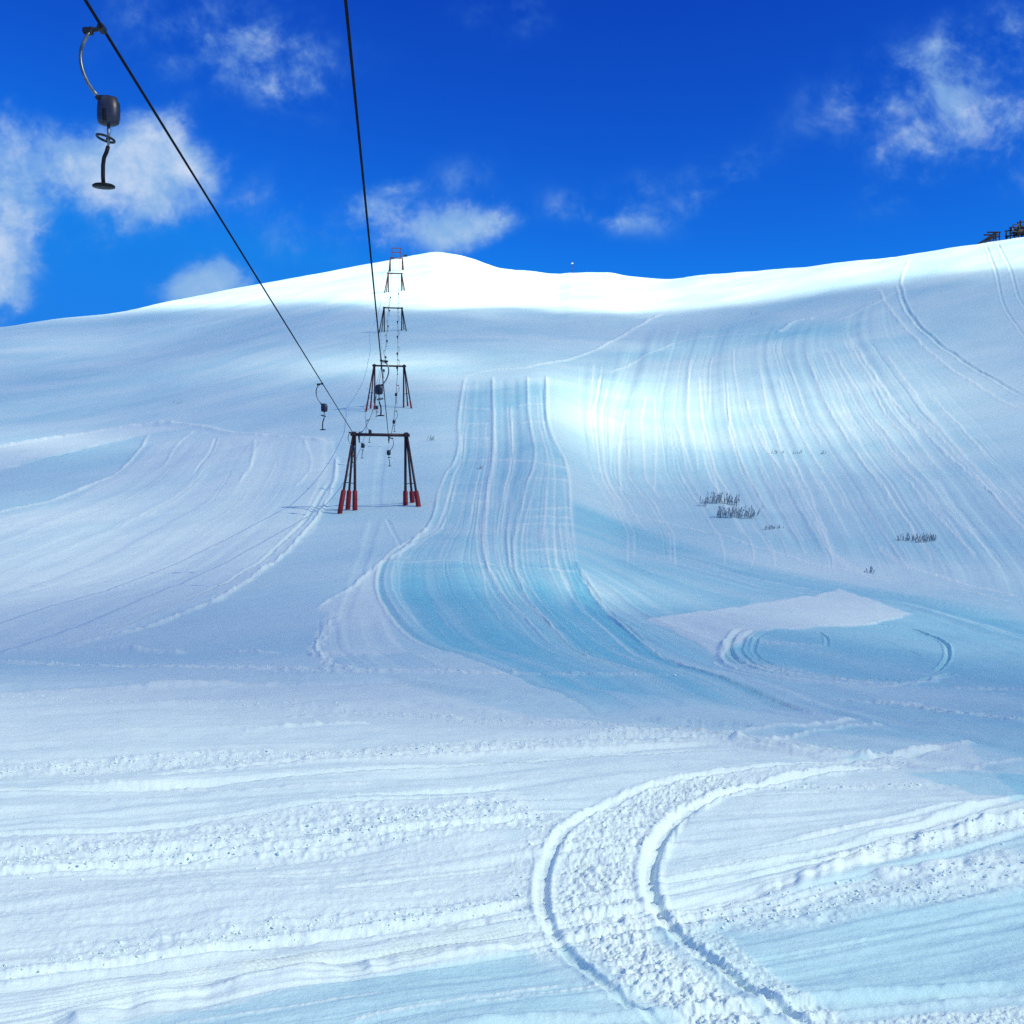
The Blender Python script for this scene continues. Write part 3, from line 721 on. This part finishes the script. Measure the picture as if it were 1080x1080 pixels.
# snow-scooter trail: two ski ruts with milled snow between
ski_l = [(1010, 787), (950, 794), (880, 801), (800, 812), (730, 822), (670, 836), (625, 856), (592, 882), (575, 910), (571, 940), (582, 972), (610, 1008), (648, 1040), (690, 1072), (740, 1105)]
ski_r = [(960, 803), (900, 810), (850, 818), (790, 832), (740, 848), (706, 870), (690, 893), (684, 920), (692, 948), (722, 984), (775, 1024), (845, 1072), (900, 1108)]
mid = [((a[0] + b[0]) / 2, (a[1] + b[1]) / 2) for a, b in zip([ski_l[i] for i in (1, 3, 4, 5, 6, 7, 8, 9, 10, 11, 12, 13, 14)], ski_r)]
churn(mid[2:], 46, 0.075, 0.060, .5); churn(mid[6:], 34, 0.05, 0.13, .5, keep=False); churn(mid[:4], 24, .035, .08)
rut(ski_l, 6, .62, .32, .7); rut(ski_r, 7, .80, .32, .8)
churn([(x + 20, y) for x, y in ski_r[8:]], 30, .05, .06)
churn([(x - 22, y) for x, y in ski_l[6:12]], 16, .03, .05)

ICE_SHADE[:] = np.clip(ICE_SHADE, 0, 1)
Zg = Zg + dZ

def build_ground():
    nv = NC * NR
    co = np.empty((nv, 3), np.float32)
    co[:, 0] = Xg.ravel(); co[:, 1] = Yg.ravel(); co[:, 2] = Zg.ravel()
    idx = np.arange(nv).reshape(NC, NR)
    a = idx[:-1, :-1].ravel(); b = idx[1:, :-1].ravel(); c = idx[1:, 1:].ravel(); d = idx[:-1, 1:].ravel()
    q = np.stack([a, b, c, d], 1)
    # close the seam behind the camera
    me = bpy.data.meshes.new('ground')
    me.vertices.add(nv); me.vertices.foreach_set('co', co.ravel())
    me.loops.add(q.size); me.loops.foreach_set('vertex_index', q.ravel().astype(np.int32))
    me.polygons.add(len(q)); me.polygons.foreach_set('loop_start', np.arange(0, q.size, 4, dtype=np.int32))
    me.polygons.foreach_set('loop_total', np.full(len(q), 4, np.int32))
    me.polygons.foreach_set('use_smooth', np.ones(len(q), bool))
    me.update(calc_edges=True); me.validate()
    at = me.attributes.new('ice_shade', 'FLOAT', 'POINT'); at.data.foreach_set('value', ICE_SHADE.ravel().astype(np.float32))
    me.materials.append(M_SNOW)
    o = bpy.data.objects.new('ground', me); COL.objects.link(o)
    tag(o, 'snow covered mountainside with groomed pistes and machine tracks', 'snow slope', kind='structure')
    return o
build_ground()
# quick height lookup incl. relief
def near_z(px, py):
    """the modelled snow surface under a pixel of the bare slope"""
    x, y, D = unproject(px, py)
    i = int(np.argmin(np.abs(TH - math.atan2(x, y)))); j = int(np.argmin(np.abs(Dg[i] - D)))
    return Vector((x, y, float(Zg[i, j])))
#@CLOUD
# ------------------------------------------------------------------ unseen cloud, thickness shaped for the wanted shade on the slope (above and right of the view)
def shade(u, Y):
    """how much sun the cloud lets through to each place of the slope"""
    L = np.interp(u, [-400, 0, 150, 300, 480, 560, 650, 740, 850, 950, 1080, 1300], [352, 340, 327, 321, 327, 324, 331, 324, 309, 294, 284, 268])
    lit = 1 - sstep(-7, 7, Y - L)
    T = np.full(np.shape(u), 0.20)
    def gs(cx, cy, rx, ry, a): return a * np.exp(-((u - cx) / rx) ** 2 - ((Y - cy) / ry) ** 2)
    T = T + gs(400, 385, 140, 15, .34) + gs(650, 428, 100, 34, .34) + gs(775, 445, 160, 56, .24) + gs(1000, 420, 120, 70, .16) + gs(850, 440, 200, 60, .06) + gs(120, 580, 260, 80, .16) + gs(70, 468, 130, 11, .16) - gs(60, 512, 110, 22, .06) - gs(540, 670, 190, 60, .12) - gs(800, 735, 200, 30, .10)
    T = T - gs(560, 350, 140, 16, .04) + gs(700, 366, 120, 8, .10) + gs(540, 400, 50, 10, .15)
    T = T + 0.24 * sstep(0, 45, Y - np.interp(u, [0, 400, 520, 700, 900, 1080], [705, 712, 732, 757, 778, 795])) - gs(330, 1095, 330, 55, .36) - gs(930, 1000, 230, 55, .36) - gs(1030, 825, 70, 20, .3) - gs(880, 785, 90, 12, .15) + gs(830, 650, 120, 20, .45)
    return np.clip(np.maximum(T * (1 - lit) + 1.0 * lit, 0.12), 0, 1)
def build_shade_cloud():
    zc, sig = 380.0, 0.055
    sx, sy, sz = S
    gxs = np.arange(-640, 760, 4.0) + sx / sz * zc; gys = np.arange(-260, 800, 4.0) + sy / sz * zc
    X, Y = np.meshgrid(gxs, gys, indexing='ij')
    z = np.full(X.shape, 20.0)
    for _ in range(24):
        k = (zc - z) / sz
        px, py = X - sx * k, Y - sy * k
        z = 0.5 * z + 0.5 * base_z(px, py)
    r = np.hypot(px, py); th = np.clip(np.arctan2(px, py), THMIN, THMAX)
    u = CX + F * np.tan(th); D = np.maximum(r * np.cos(th), 3.0)
    Yv = yimg(u, D)
    T = shade(u, Yv)
    T = np.where(D > drf(u) + 2, np.maximum(T, sstep(0, 25, D - drf(u))), T)
    t = -np.log(np.clip(T, 0.02, 1)) * sz / sig
    # ragged, lumpy body that thins out to nothing at its rim
    rim = np.minimum(np.minimum(np.arange(X.shape[0])[:, None], X.shape[0] - 1 - np.arange(X.shape[0])[:, None]),
                     np.minimum(np.arange(X.shape[1])[None, :], X.shape[1] - 1 - np.arange(X.shape[1])[None, :]))
    t = t * sstep(0, 30, rim) * (1 + 0.22 * fbm(X / 60, Y / 60, 3, .5, 5))
    top = zc + t * .6 + 6 * fbm(X / 90, Y / 90, 2, .5, 6); bot = top - np.maximum(t, 0)
    keep = t > 0.6
    cell = keep[:-1, :-1] | keep[1:, :-1] | keep[1:, 1:] | keep[:-1, 1:]
    bot = np.minimum(bot, top - 0.05)
    n = X.size; idx = np.arange(n).reshape(X.shape)
    V = np.concatenate([np.stack([X.ravel(), Y.ravel(), top.ravel()], 1), np.stack([X.ravel(), Y.ravel(), bot.ravel()], 1)])
    ci, cj = np.nonzero(cell)
    a, b, c, d = idx[ci, cj], idx[ci + 1, cj], idx[ci + 1, cj + 1], idx[ci, cj + 1]
    faces = [np.stack([a, b, c, d], 1), np.stack([d, c, b, a], 1) + n]
    cp = np.pad(cell, 1)
    for (di, dj, e0, e1) in ((-1, 0, d, a), (1, 0, b, c), (0, -1, a, b), (0, 1, c, d)):
        o = ~cp[ci + 1 + di, cj + 1 + dj]
        faces.append(np.stack([e1[o], e0[o], e0[o] + n, e1[o] + n], 1))
    Fc = np.concatenate(faces)
    used = np.unique(Fc); rm = np.full(2 * n, -1); rm[used] = np.arange(len(used))
    me = bpy.data.meshes.new('cloud')
    me.from_pydata(V[used].tolist(), [], rm[Fc].tolist()); me.update()
    m = bpy.data.materials.new('cloud_vapour'); m.use_nodes = True
    g = NT(m.node_tree)
    vs = g.n('ShaderNodeVolumeScatter'); vs.inputs['Color'].default_value = (1, 1, 1, 1); vs.inputs['Density'].default_value = sig * .5
    vs.inputs['Anisotropy'].default_value = 0.0
    o_ = g.n('ShaderNodeOutputMaterial'); ab = g.n('ShaderNodeVolumeAbsorption'); ab.inputs['Color'].default_value = (0, 0, 0, 1); ab.inputs['Density'].default_value = sig * .5
    ad = g.n('ShaderNodeAddShader'); g.put(ad.inputs[0], vs.outputs[0]); g.put(ad.inputs[1], ab.outputs[0])
    g.put(o_.inputs['Volume'], ad.outputs[0])
    me.materials.append(m)
    o = bpy.data.objects.new('cloud', me); COL.objects.link(o)
    tag(o, 'unseen thin cloud shaped to shade the slope from the sun', 'cloud', kind='structure')
build_shade_cloud()
#@LIFT
# ------------------------------------------------------------------ drag lift
LIFT_RZ = math.atan(0.10)
def make_pylon(name, h=5.25, pad=1.0, inner=1.83, bar=2.15, steel=M_STEEL, thick=1.0, pads=True, sheave_x=(-1.52, 0.62), top_frame=False, foot=1.0):
    root = empty(name, (0, 0, 0), LIFT_RZ)
    bm = bmesh.new(); tube(bm, [(-bar, 0, h), (bar, 0, h)], 0.115 * thick, 10); link('crossbar', bm, steel, root, True)
    for s_ in (-1, 1):
        feet = [((s_ * inner, 0.1, 0), (s_ * inner, 0, h), .10), ((s_ * (inner + .95 * foot), -1.0, -.1), (s_ * (inner + .12), -.06, h - .05), .085), ((s_ * (inner + .55 * foot), 1.1, .1), (s_ * (inner + .1), .08, h - .05), .085)]
        for p, q, r in feet:
            p, q = Vector(p), Vector(q)
            bm = bmesh.new(); tube(bm, [p - (q - p) * .12, q], [r * 1.1 * thick, r * .9 * thick], 8)
            lg = link('leg', bm, steel, root, True)
            if pads:
                t = (q - p) / h
                bm = bmesh.new(); tube(bm, [p - t * .7, p + t * .02, p + t * 1.12 * pad, p + t * 1.2 * pad], [.17 * pad, .185 * pad, .175 * pad, .14 * pad], 12)
                link('foot_pad', bm, M_RED, lg, True)
        bm = bmesh.new(); box(bm, (s_ * (inner + .06), 0, h + .02), (.34, .36, .34), .04); link('corner_bracket', bm, steel, root)
        bm = bmesh.new()
        beam(bm, (s_ * (inner - .0), -.12, h * .32), (s_ * (inner + .62 * foot), -.68, h * .32), .05); link('tie_bar', bm, steel, root)
    # rungs on the front right leg
    for k, sx in enumerate(sheave_x):
        bm = bmesh.new(); box(bm, (sx, -.0, h - .24), (.10, .5, .36), .02); sh = link('sheave_bracket', bm, M_DARK, root)
        for dy_ in (-.26, .26):
            bm = bmesh.new(); torus(bm, (sx, dy_, h - .40), .15, .035, 0, 'X', 18, 6)
            beam(bm, (sx, dy_ - .14, h - .40), (sx, dy_ + .14, h - .40), .03); beam(bm, (sx, dy_, h - .54), (sx, dy_, h - .26), .03)
            link('sheave', bm, M_DARK, sh, True)
    if top_frame:
        bm = bmesh.new()
        for s_ in (-1, 1): beam(bm, (s_ * 1.45, 0, h), (s_ * 1.45, 0, h + 3.3), .24)
        for zz in (1.9, 3.3): beam(bm, (-1.6, 0, h + zz), (1.6, 0, h + zz), .24)
        link('top_frame', bm, steel, root)
        bm = bmesh.new(); box(bm, (3.1, 0, h + .9), (1.1, .7, .6), .08); beam(bm, (1.5, 0, h + .6), (2.7, 0, h + .8), .12); link('control_box', bm, M_DARK, root)
    return root
PYL = []
def place(root, px, py, D):
    x = (px - CX) / F * D
    root.location = (x, D, float(base_z(x, D)) + 0.02)
    PYL.append(root); return root
proto = make_pylon('lift_pylon')
place(proto, 401, 535, 80)
tag(proto, 'nearest dark lift pylon, with red padded feet', 'lift pylon', 'pylons of the drag lift up the slope')
p2 = make_pylon('lift_pylon', pad=.62, steel=M_STEEL, inner=1.83, sheave_x=(-1.0, 1.05)); place(p2, 410.5, 430, 140)
tag(p2, 'second lift pylon up the slope, behind the red-footed nearest one', 'lift pylon', 'pylons of the drag lift up the slope')
p3 = make_pylon('lift_pylon', thick=1.25, steel=M_DARK, pads=False, h=4.9, inner=1.85, sheave_x=(-1.0, 1.05)); place(p3, 414.5, 350, 235)
tag(p3, 'third lift pylon, dark and standing in the shaded snow below the bright summit', 'lift pylon', 'pylons of the drag lift up the slope')
p4 = make_pylon('lift_pylon', thick=1.5, steel=M_RUST, pads=False, h=5.0, inner=1.75, sheave_x=(-1.0, 1.05)); place(p4, 416.5, 308, 300)
tag(p4, 'thin reddish lift pylon on sunlit snow, below the topmost one', 'lift pylon', 'pylons of the drag lift up the slope')
p5 = make_pylon('lift_pylon', thick=1.6, steel=M_RUST, pads=False, h=4.4, inner=1.95, sheave_x=(-1.0, 1.05), top_frame=True, foot=.5); place(p5, 418, 288, 365)
tag(p5, 'topmost lift pylon, with a tall double frame against the sky', 'lift pylon', 'pylons of the drag lift up the slope')

def sheave_world(root, sx, h): return root.matrix_basis @ Vector((sx, 0, h - .57))
hs = (5.25, 5.25, 4.9, 5.0, 4.4); sxs = ((-1.52, .62), (-1, 1.05), (-1, 1.05), (-1, 1.05), (-1, 1.05))
A_L = at_px(108.5, 30, 15.0); A_R = at_px(369.0, 46, 15.0)
ROPES = []
for side, A in ((0, A_L), (1, A_R)):
    pts = []
    nodes = [sheave_world(r, sxs[i][side], hs[i]) for i, r in enumerate(PYL)]
    if side == 0: nodes[0] = nodes[0] + Vector((-.30, 0, .45))
    else: nodes[0] = nodes[0] + Vector((0, 0, .25))
    d = (A - nodes[0]); start = nodes[0] + d * (100.0 / abs(d.y))      # straight on to behind the camera
    spans = [start] + nodes
    sags = [0.0, 1.9, 2.2, 1.6, 1.0]
    for k in range(len(spans) - 1):
        n = 26
        for j in range(n + (k == len(spans) - 2)):
            t = j / n; p = spans[k].lerp(spans[k + 1], t); p.z -= sags[k] * 4 * t * (1 - t); pts.append(p)
    ROPES.append(pts)
    bm = bmesh.new(); tube(bm, pts, 0.0225, 8)
    o = link('lift_cable', bm, M_ROPE, None, True)
    tag(o, ('left lift cable, slanting from the top left corner to the nearest pylon', 'right lift cable, running steeply from the top edge to the nearest pylon')[side], 'cable', 'cables of the drag lift')
def rope_at(side, D):
    P = ROPES[side]
    for a, b in zip(P, P[1:]):
        if a.y <= D <= b.y: return a.lerp(b, (D - a.y) / (b.y - a.y))
    return P[-1]

def make_hanger(mirror):
    """spring-box platter hanger; measured in px of the near one (15 m off)"""
    k = 15.0 / F; sgn = -1 if mirror else 1
    def L(px, py, y=0.0): return Vector(((px - 108.5) * k * sgn, y, (30.0 - py) * k))
    root = empty('platter_hanger', (0, 0, 0))
    bm = bmesh.new(); tube(bm, [L(110, 29), L(101, 31.2), L(89, 32.6)], .030, 8)
    box(bm, L(107.5, 30.2), (.09, .16, .085), .015); box(bm, L(92, 32.2), (.12, .07, .075), .012)
    tube(bm, [L(96.5, 28.8), L(96.5, 36.5)], .030, 8); tube(bm, [L(89.3, 29.5), L(89.3, 35.8)], .016, 6)
    link('rope_grip', bm, M_DARK, root)
    arc = [(95.6, 33), (91.5, 38.5), (88.2, 45), (85.8, 52), (84.9, 59), (85.3, 66), (86.8, 73), (89.4, 80.5), (93, 88), (98, 95.5), (104.5, 103)]
    bm = bmesh.new(); tube(bm, [L(*p) for p in arc], .026, 10); link('curved_arm', bm, M_GALV, root, True)
    bm = bmesh.new()
    # drum-shaped spring housing, slightly tapered
    prof = [(.085, 0), (.118, -.012), (.128, -.05), (.150, -.085), (.158, -.18), (.155, -.29), (.142, -.355), (.105, -.375), (.03, -.38)]
    Ms = Matrix.Diagonal((1.0, .72, 1.0, 1.0))
    lathe(bm, prof, L(114.6, 102.5), Ms, 28); hb = link('spring_housing', bm, M_BOX, root, True)
    bm = bmesh.new(); box(bm, L(109.5, 104.2), (.20, .14, .055), .015); link('housing_clamp', bm, M_DARK, hb)
    bm = bmesh.new(); box(bm, L(113.3, 124.5, -.118), (.04, .03, .17), .008); link('cord_slot', bm, M_RUB, hb)
    bm = bmesh.new(); tube(bm, [L(114.6, 130), L(114.6, 141), L(114.2, 156)], [.022, .022, .014], 8); link('pull_tube', bm, M_GALV, root, True)
    bm = bmesh.new(); torus(bm, L(111.4, 146), .118, .017, math.radians(14) * sgn, 'Z'); beam(bm, L(112, 146.6), L(116, 147), .025); link('grab_ring', bm, M_DARK, root, True)
    bm = bmesh.new(); tube(bm, [L(114, 154.5), L(112.5, 160), L(109.8, 166), L(108.7, 174), L(108.6, 186), L(109.2, 195)], .027, 10); link('handle', bm, M_RUB, root, True)
    bm = bmesh.new(); lathe(bm, [(.06, .03), (.13, .016), (.152, .0), (.148, -.018), (.05, -.022)], L(109.4, 196), Matrix.Rotation(math.radians(8), 4, 'X')); link('platter', bm, M_RUB, root, True)
    return root
HL = make_hanger(False); HR = make_hanger(True)
GH = 'platter hangers on the lift cables'
spots = [(0, 15.0, 1.0, 'nearest platter hanger, large against the clouds at upper left'),
         (0, 51.3, 1.0, 'small platter hanger on the left cable, just left of the nearest pylon'),
         (1, 43.0, 1.0, 'platter hanger on the right cable, in front of the second pylon'),
         (0, 76.5, 1.0, 'platter hanger beside the left corner of the nearest pylon'),
         (1, 84.0, 1.0, 'platter hanger just under the crossbar of the nearest pylon, on the right cable'),
         (0, 90.0, 1.0, 'platter hanger seen under the crossbar of the nearest pylon, on the left cable')]
far = 'tiny platter hanger on the far cables beyond the second pylon'
mid_l = 'distant platter hanger on the cables between the first and second pylons'
for D in (104, 122): spots.append((0, D, 1.0, mid_l)); spots.append((1, D + 9, 1.0, mid_l))
for D in (158, 180, 203, 222, 250, 275): spots.append((0, D, 1.0, far)); spots.append((1, D + 6, 1.0, far))
for i, (side, D, s_, lab) in enumerate(spots):
    base = HR if side else HL
    first = not base.get('used')
    o = base if first else copy_tree(base)
    base['used'] = 1
    p = rope_at(side, D)
    o.location = p; o.rotation_euler = (0, 0, rnd.uniform(-.12, .12) if D > 16 else 0.0)
    tag(o, lab, 'lift hanger', GH)
    if 'used' in o.keys() and not first: del o['used']
for b in (HL, HR): del b['used']

# ------------------------------------------------------------------ timber frame and lift station on the right ridge
def ridge_pt(px, sink=0.0):
    D = float(drf(px)); x = (px - CX) / F * D
    return Vector((x, D, float(base_z(x, D)) - sink))
o = ridge_pt(1044)
root = empty('timber_ramp', o); tag(root, 'dark timber ramp frame on the right ridge, left of the lift station', 'ramp')
k = o.y / F
def W(px, py, y=0.0): return Vector(((px - 1044) * k, y, (YH - py) / F * o.y - o.z))
bm = bmesh.new()
for y in (-.9, .9):
    beam(bm, W(1028.4, 259.5, y), W(1049, 246.6, y), .30); beam(bm, W(1031.5, 259.5, y), W(1051, 248.6, y), .22)
for t in np.linspace(.05, .95, 9): beam(bm, W(1028.4 + 20.6 * t, 259 - 12.9 * t, -.9), W(1028.4 + 20.6 * t, 259 - 12.9 * t, .9), .16)
link('ramp', bm, M_TIMBER, root)
bm = bmesh.new()
beam(bm, W(1039.5, 246.4, -.95), W(1053.5, 246.4, -.95), .30); beam(bm, W(1039.5, 246.4, .95), W(1053.5, 246.4, .95), .30)
beam(bm, W(1046.5, 251.6, -.8), W(1052.3, 250.8, -.8), .2); link('platform', bm, M_TIMBER, root)
for x in (1046, 1052.3):
    for y in (-.95, .95):
        bm = bmesh.new(); beam(bm, W(x, 246.4, y), W(x, 259.5, y), .24); link('post', bm, M_TIMBER, root)
bm = bmesh.new()
for y in (-.95, .95): beam(bm, W(1039.8, 254, y), W(1050, 246.8, y), .2); beam(bm, W(1046, 253.6, y), W(1052, 250, y), .2)
link('brace', bm, M_TIMBER, root)
o2 = ridge_pt(1078)
root = empty('lift_station', o2); tag(root, 'dark lattice lift station with a mast, at the right end of the ridge', 'lift station')
k2 = o2.y / F
def W2(px, py, y=0.0): return Vector(((px - 1078) * k2, y, (YH - py) / F * o2.y - o2.z))
for x in (1063.5, 1072, 1080, 1088, 1097):
    for y in (-1.1, 1.1):
        bm = bmesh.new(); beam(bm, W2(x, 242, y), W2(x, 258, y), .26); link('post', bm, M_TIMBER, root)
bm = bmesh.new()
for y in (-1.1, 1.1):
    for z in (242, 247.5): beam(bm, W2(1062, z, y), W2(1099, z - 2.5, y), .24)
    for x in (1063.5, 1072, 1080, 1088): beam(bm, W2(x, 250, y), W2(x + 8.5, 242, y), .18)
link('lattice', bm, M_TIMBER, root)
bm = bmesh.new(); box(bm, W2(1076, 244), (2.6, 1.9, 1.5), .1); link('machine_housing', bm, M_DARK, root)
bm = bmesh.new(); box(bm, W2(1090, 243), (1.9, 1.6, 1.2), .1); link('machine_housing', bm, M_DARK, root)
bm = bmesh.new(); torus(bm, W2(1068.5, 242.5, -1.3), .9, .14, 0, 'Y', 22, 6)
for a in range(4): beam(bm, W2(1068.5, 242.5, -1.3) + Vector((.85 * math.cos(a * .785), 0, .85 * math.sin(a * .785))), W2(1068.5, 242.5, -1.3) - Vector((.85 * math.cos(a * .785), 0, .85 * math.sin(a * .785))), .07)
link('bull_wheel', bm, M_DARK, root, True)
bm = bmesh.new(); beam(bm, W2(1076.3, 242), W2(1076.3, 232.5), .28); beam(bm, W2(1072.5, 235), W2(1084, 233.6), .22); beam(bm, W2(1072.5, 235), W2(1076, 238.5), .12); beam(bm, W2(1083, 234), W2(1077, 239), .12)
link('mast', bm, M_TIMBER, root)

# weather mast on the saddle
o3 = ridge_pt(603.5, .3); k3 = o3.y / F
root = empty('weather_mast', o3); tag(root, 'thin mast with a small white head on the saddle of the ridge', 'mast')
bm = bmesh.new(); tube(bm, [(0, 0, -.5), (0, 0, 3.9)], [.10, .08], 8); link('pole', bm, M_DARK, root, True)
bm = bmesh.new(); lathe(bm, [(.05, -.25), (.34, -.12), (.42, .06), (.25, .22), (.05, .26)], (0, 0, 4.05), None, 14); link('head', bm, M_WHITE, root, True)
bm = bmesh.new(); beam(bm, (-.9, 0, 3.85), (.9, 0, 3.85), .07); tube(bm, [(0, 0, 4.2), (.12, 0, 5.3)], .035, 6); link('sensor_arm', bm, M_DARK, root)

# ------------------------------------------------------------------ shrubs poking through the snow
def shrub_bm(r, h, spread, n):
    bm = bmesh.new()
    for _ in range(n):
        x, y = r.gauss(0, spread * .5), r.gauss(0, spread * .35)
        hh = h * r.uniform(.35, 1.15); lx, ly = r.gauss(0.16, .24) * hh, r.gauss(0, .12) * hh
        p0, p1, p2 = Vector((x, y, -.15)), Vector((x + lx * .4, y + ly * .4, hh * .55)), Vector((x + lx, y + ly, hh))
        tube(bm, [p0, p1, p2], [.022, .017, .006], 5)
        for _k in range(5):
            t = r.uniform(.25, .95); b = p0.lerp(p2, t); a = r.uniform(0, 6.28); l = hh * r.uniform(.12, .28) * (1.15 - t)
            e = b + Vector((math.cos(a) * l * .7, math.sin(a) * l * .7, l * .8))
            tube(bm, [b, e], [.012, .004], 4)
            q = (e - b).cross(Vector((0, 0, 1))).normalized() * .03
            for f in (.5, .75, 1.0):
                c = b.lerp(e, f); bm.faces.new([bm.verts.new(c + q), bm.verts.new(c + Vector((0, 0, .09))), bm.verts.new(c - q), bm.verts.new(c - Vector((0, 0, .05)))])
    return bm
protos = []
def shrub(px, py, hpx, sp, lab, grp, n=8):
    r = random.Random(int(px * 13 + py))
    p = near_z(px, py); k = p.y / F
    bm = shrub_bm(r, hpx * k, sp * k, n)
    o = link('shrub', bm, M_TWIG, None); o.location = p
    tag(o, lab, 'shrub', grp)
for x in np.linspace(743, 776, 9): shrub(x + rnd.uniform(-1, 1), 532 - (x - 743) * .02 + rnd.uniform(-2, 2), rnd.uniform(10, 14), 3.2, 'dark bare shrub in the upper row of the largest shrub patch', 'upper row of shrubs', 7)
for x in np.linspace(757, 795, 10): shrub(x + rnd.uniform(-1, 1), 545 - (x - 757) * .03 + rnd.uniform(-1.5, 1.5), rnd.uniform(9, 12), 3.2, 'dark bare shrub in the lower row of the largest shrub patch', 'lower row of shrubs', 7)
for x in np.linspace(949, 986, 9): shrub(x + rnd.uniform(-1, 1), 568 + rnd.uniform(-1.2, 1.2), rnd.uniform(6, 10), 3.0, 'dark low shrub in the lone row at the foot of the right bowl', 'row of shrubs at the bowl foot', 6)
for x in np.linspace(806, 822, 4): shrub(x, 556 - (x - 800) * .1, 4.5, 3, 'sparse twig clump between the two larger shrub rows', 'sparse twig clumps', 4)
for px, py, h, s_, lab in ((916, 601, 6, 6, 'small lone twig tuft below the right bowl'), (820, 478, 5, 8, 'small twig tuft halfway up the right bowl'), (838, 477, 4, 5, 'tiny twig tuft beside another, halfway up the right bowl'),
                      (452, 465, 6, 7, 'small twig tuft right of the nearest pylon'), (190, 425, 4, 5, 'tiny twig tuft on the smooth left slope'),
                      (506, 494, 4, 4, 'tiny twig tuft standing in the groomed middle lane'), (795, 332, 4, 5, 'tiny twig tuft high on the right slope near the shadow edge'),
                      (398, 434, 4, 5, 'small twig tuft at the foot of the second pylon'), (868, 477, 3.5, 4, 'tiny lone twig tuft on the right part of the bowl')):
    shrub(px, py, h, s_, lab, None, 7)

# ------------------------------------------------------------------ loose snow clumps in the churned bands (too many to count)
def clumps():
    r = np.random.RandomState(4)
    ico = bmesh.new(); bmesh.ops.create_icosphere(ico, subdivisions=1, radius=1.0)
    bv = np.array([v.co[:] for v in ico.verts]); bf = np.array([[v.index for v in f.verts] for f in ico.faces]); ico.free()
    V, Fc, n = [], [], 0
    for pts, wpx, grain in CHURN:
        P = spline(pts, 2.0)
        cnt = int(min(1500, len(P) * wpx * .032))
        for _ in range(cnt):
            i = r.randint(len(P)); px, py = P[i]
            if not (-40 < px < 1120) or py > 1100: continue
            x, y, D = unproject(px, py); k = D / F
            x += r.normal(0, .45) * wpx * k; y += r.normal(0, .45) * wpx * k
            if y < 3: continue
            s_ = min(max(grain * .12 * np.exp(r.normal(0, .55)), .45 * k), (1.0 if y > 12 else 2.0) * k)
            ci = int(np.argmin(np.abs(TH - math.atan2(x, y)))); cj = int(np.searchsorted(Dg[ci], math.hypot(x, y) * math.cos(thc[ci])))
            z = Zg[ci, min(cj, NR - 1)]
            q = bv * (1 + .9 * (r.rand(len(bv), 1) - .5)) * s_ * (0.7 + .6 * r.rand(3))
            a = r.rand() * 6.28; ca, sa = math.cos(a), math.sin(a)
            q = np.stack([q[:, 0] * ca - q[:, 1] * sa, q[:, 0] * sa + q[:, 1] * ca, q[:, 2] * .8], 1) + (x, y, z + s_ * .25)
            V.append(q); Fc.append(bf + n); n += len(bv)
    me = bpy.data.meshes.new('snow_clumps')
    me.from_pydata(np.concatenate(V).tolist(), [], np.concatenate(Fc).tolist()); me.update()
    me.materials.append(M_SNOW)
    o = bpy.data.objects.new('snow_clumps', me); COL.objects.link(o)
    tag(o, 'loose lumps of broken snow strewn along the machine tracks', 'snow clumps', kind='stuff')
    print('clumps', len(V))
clumps()
print('ground', NC, NR, NC * NR)
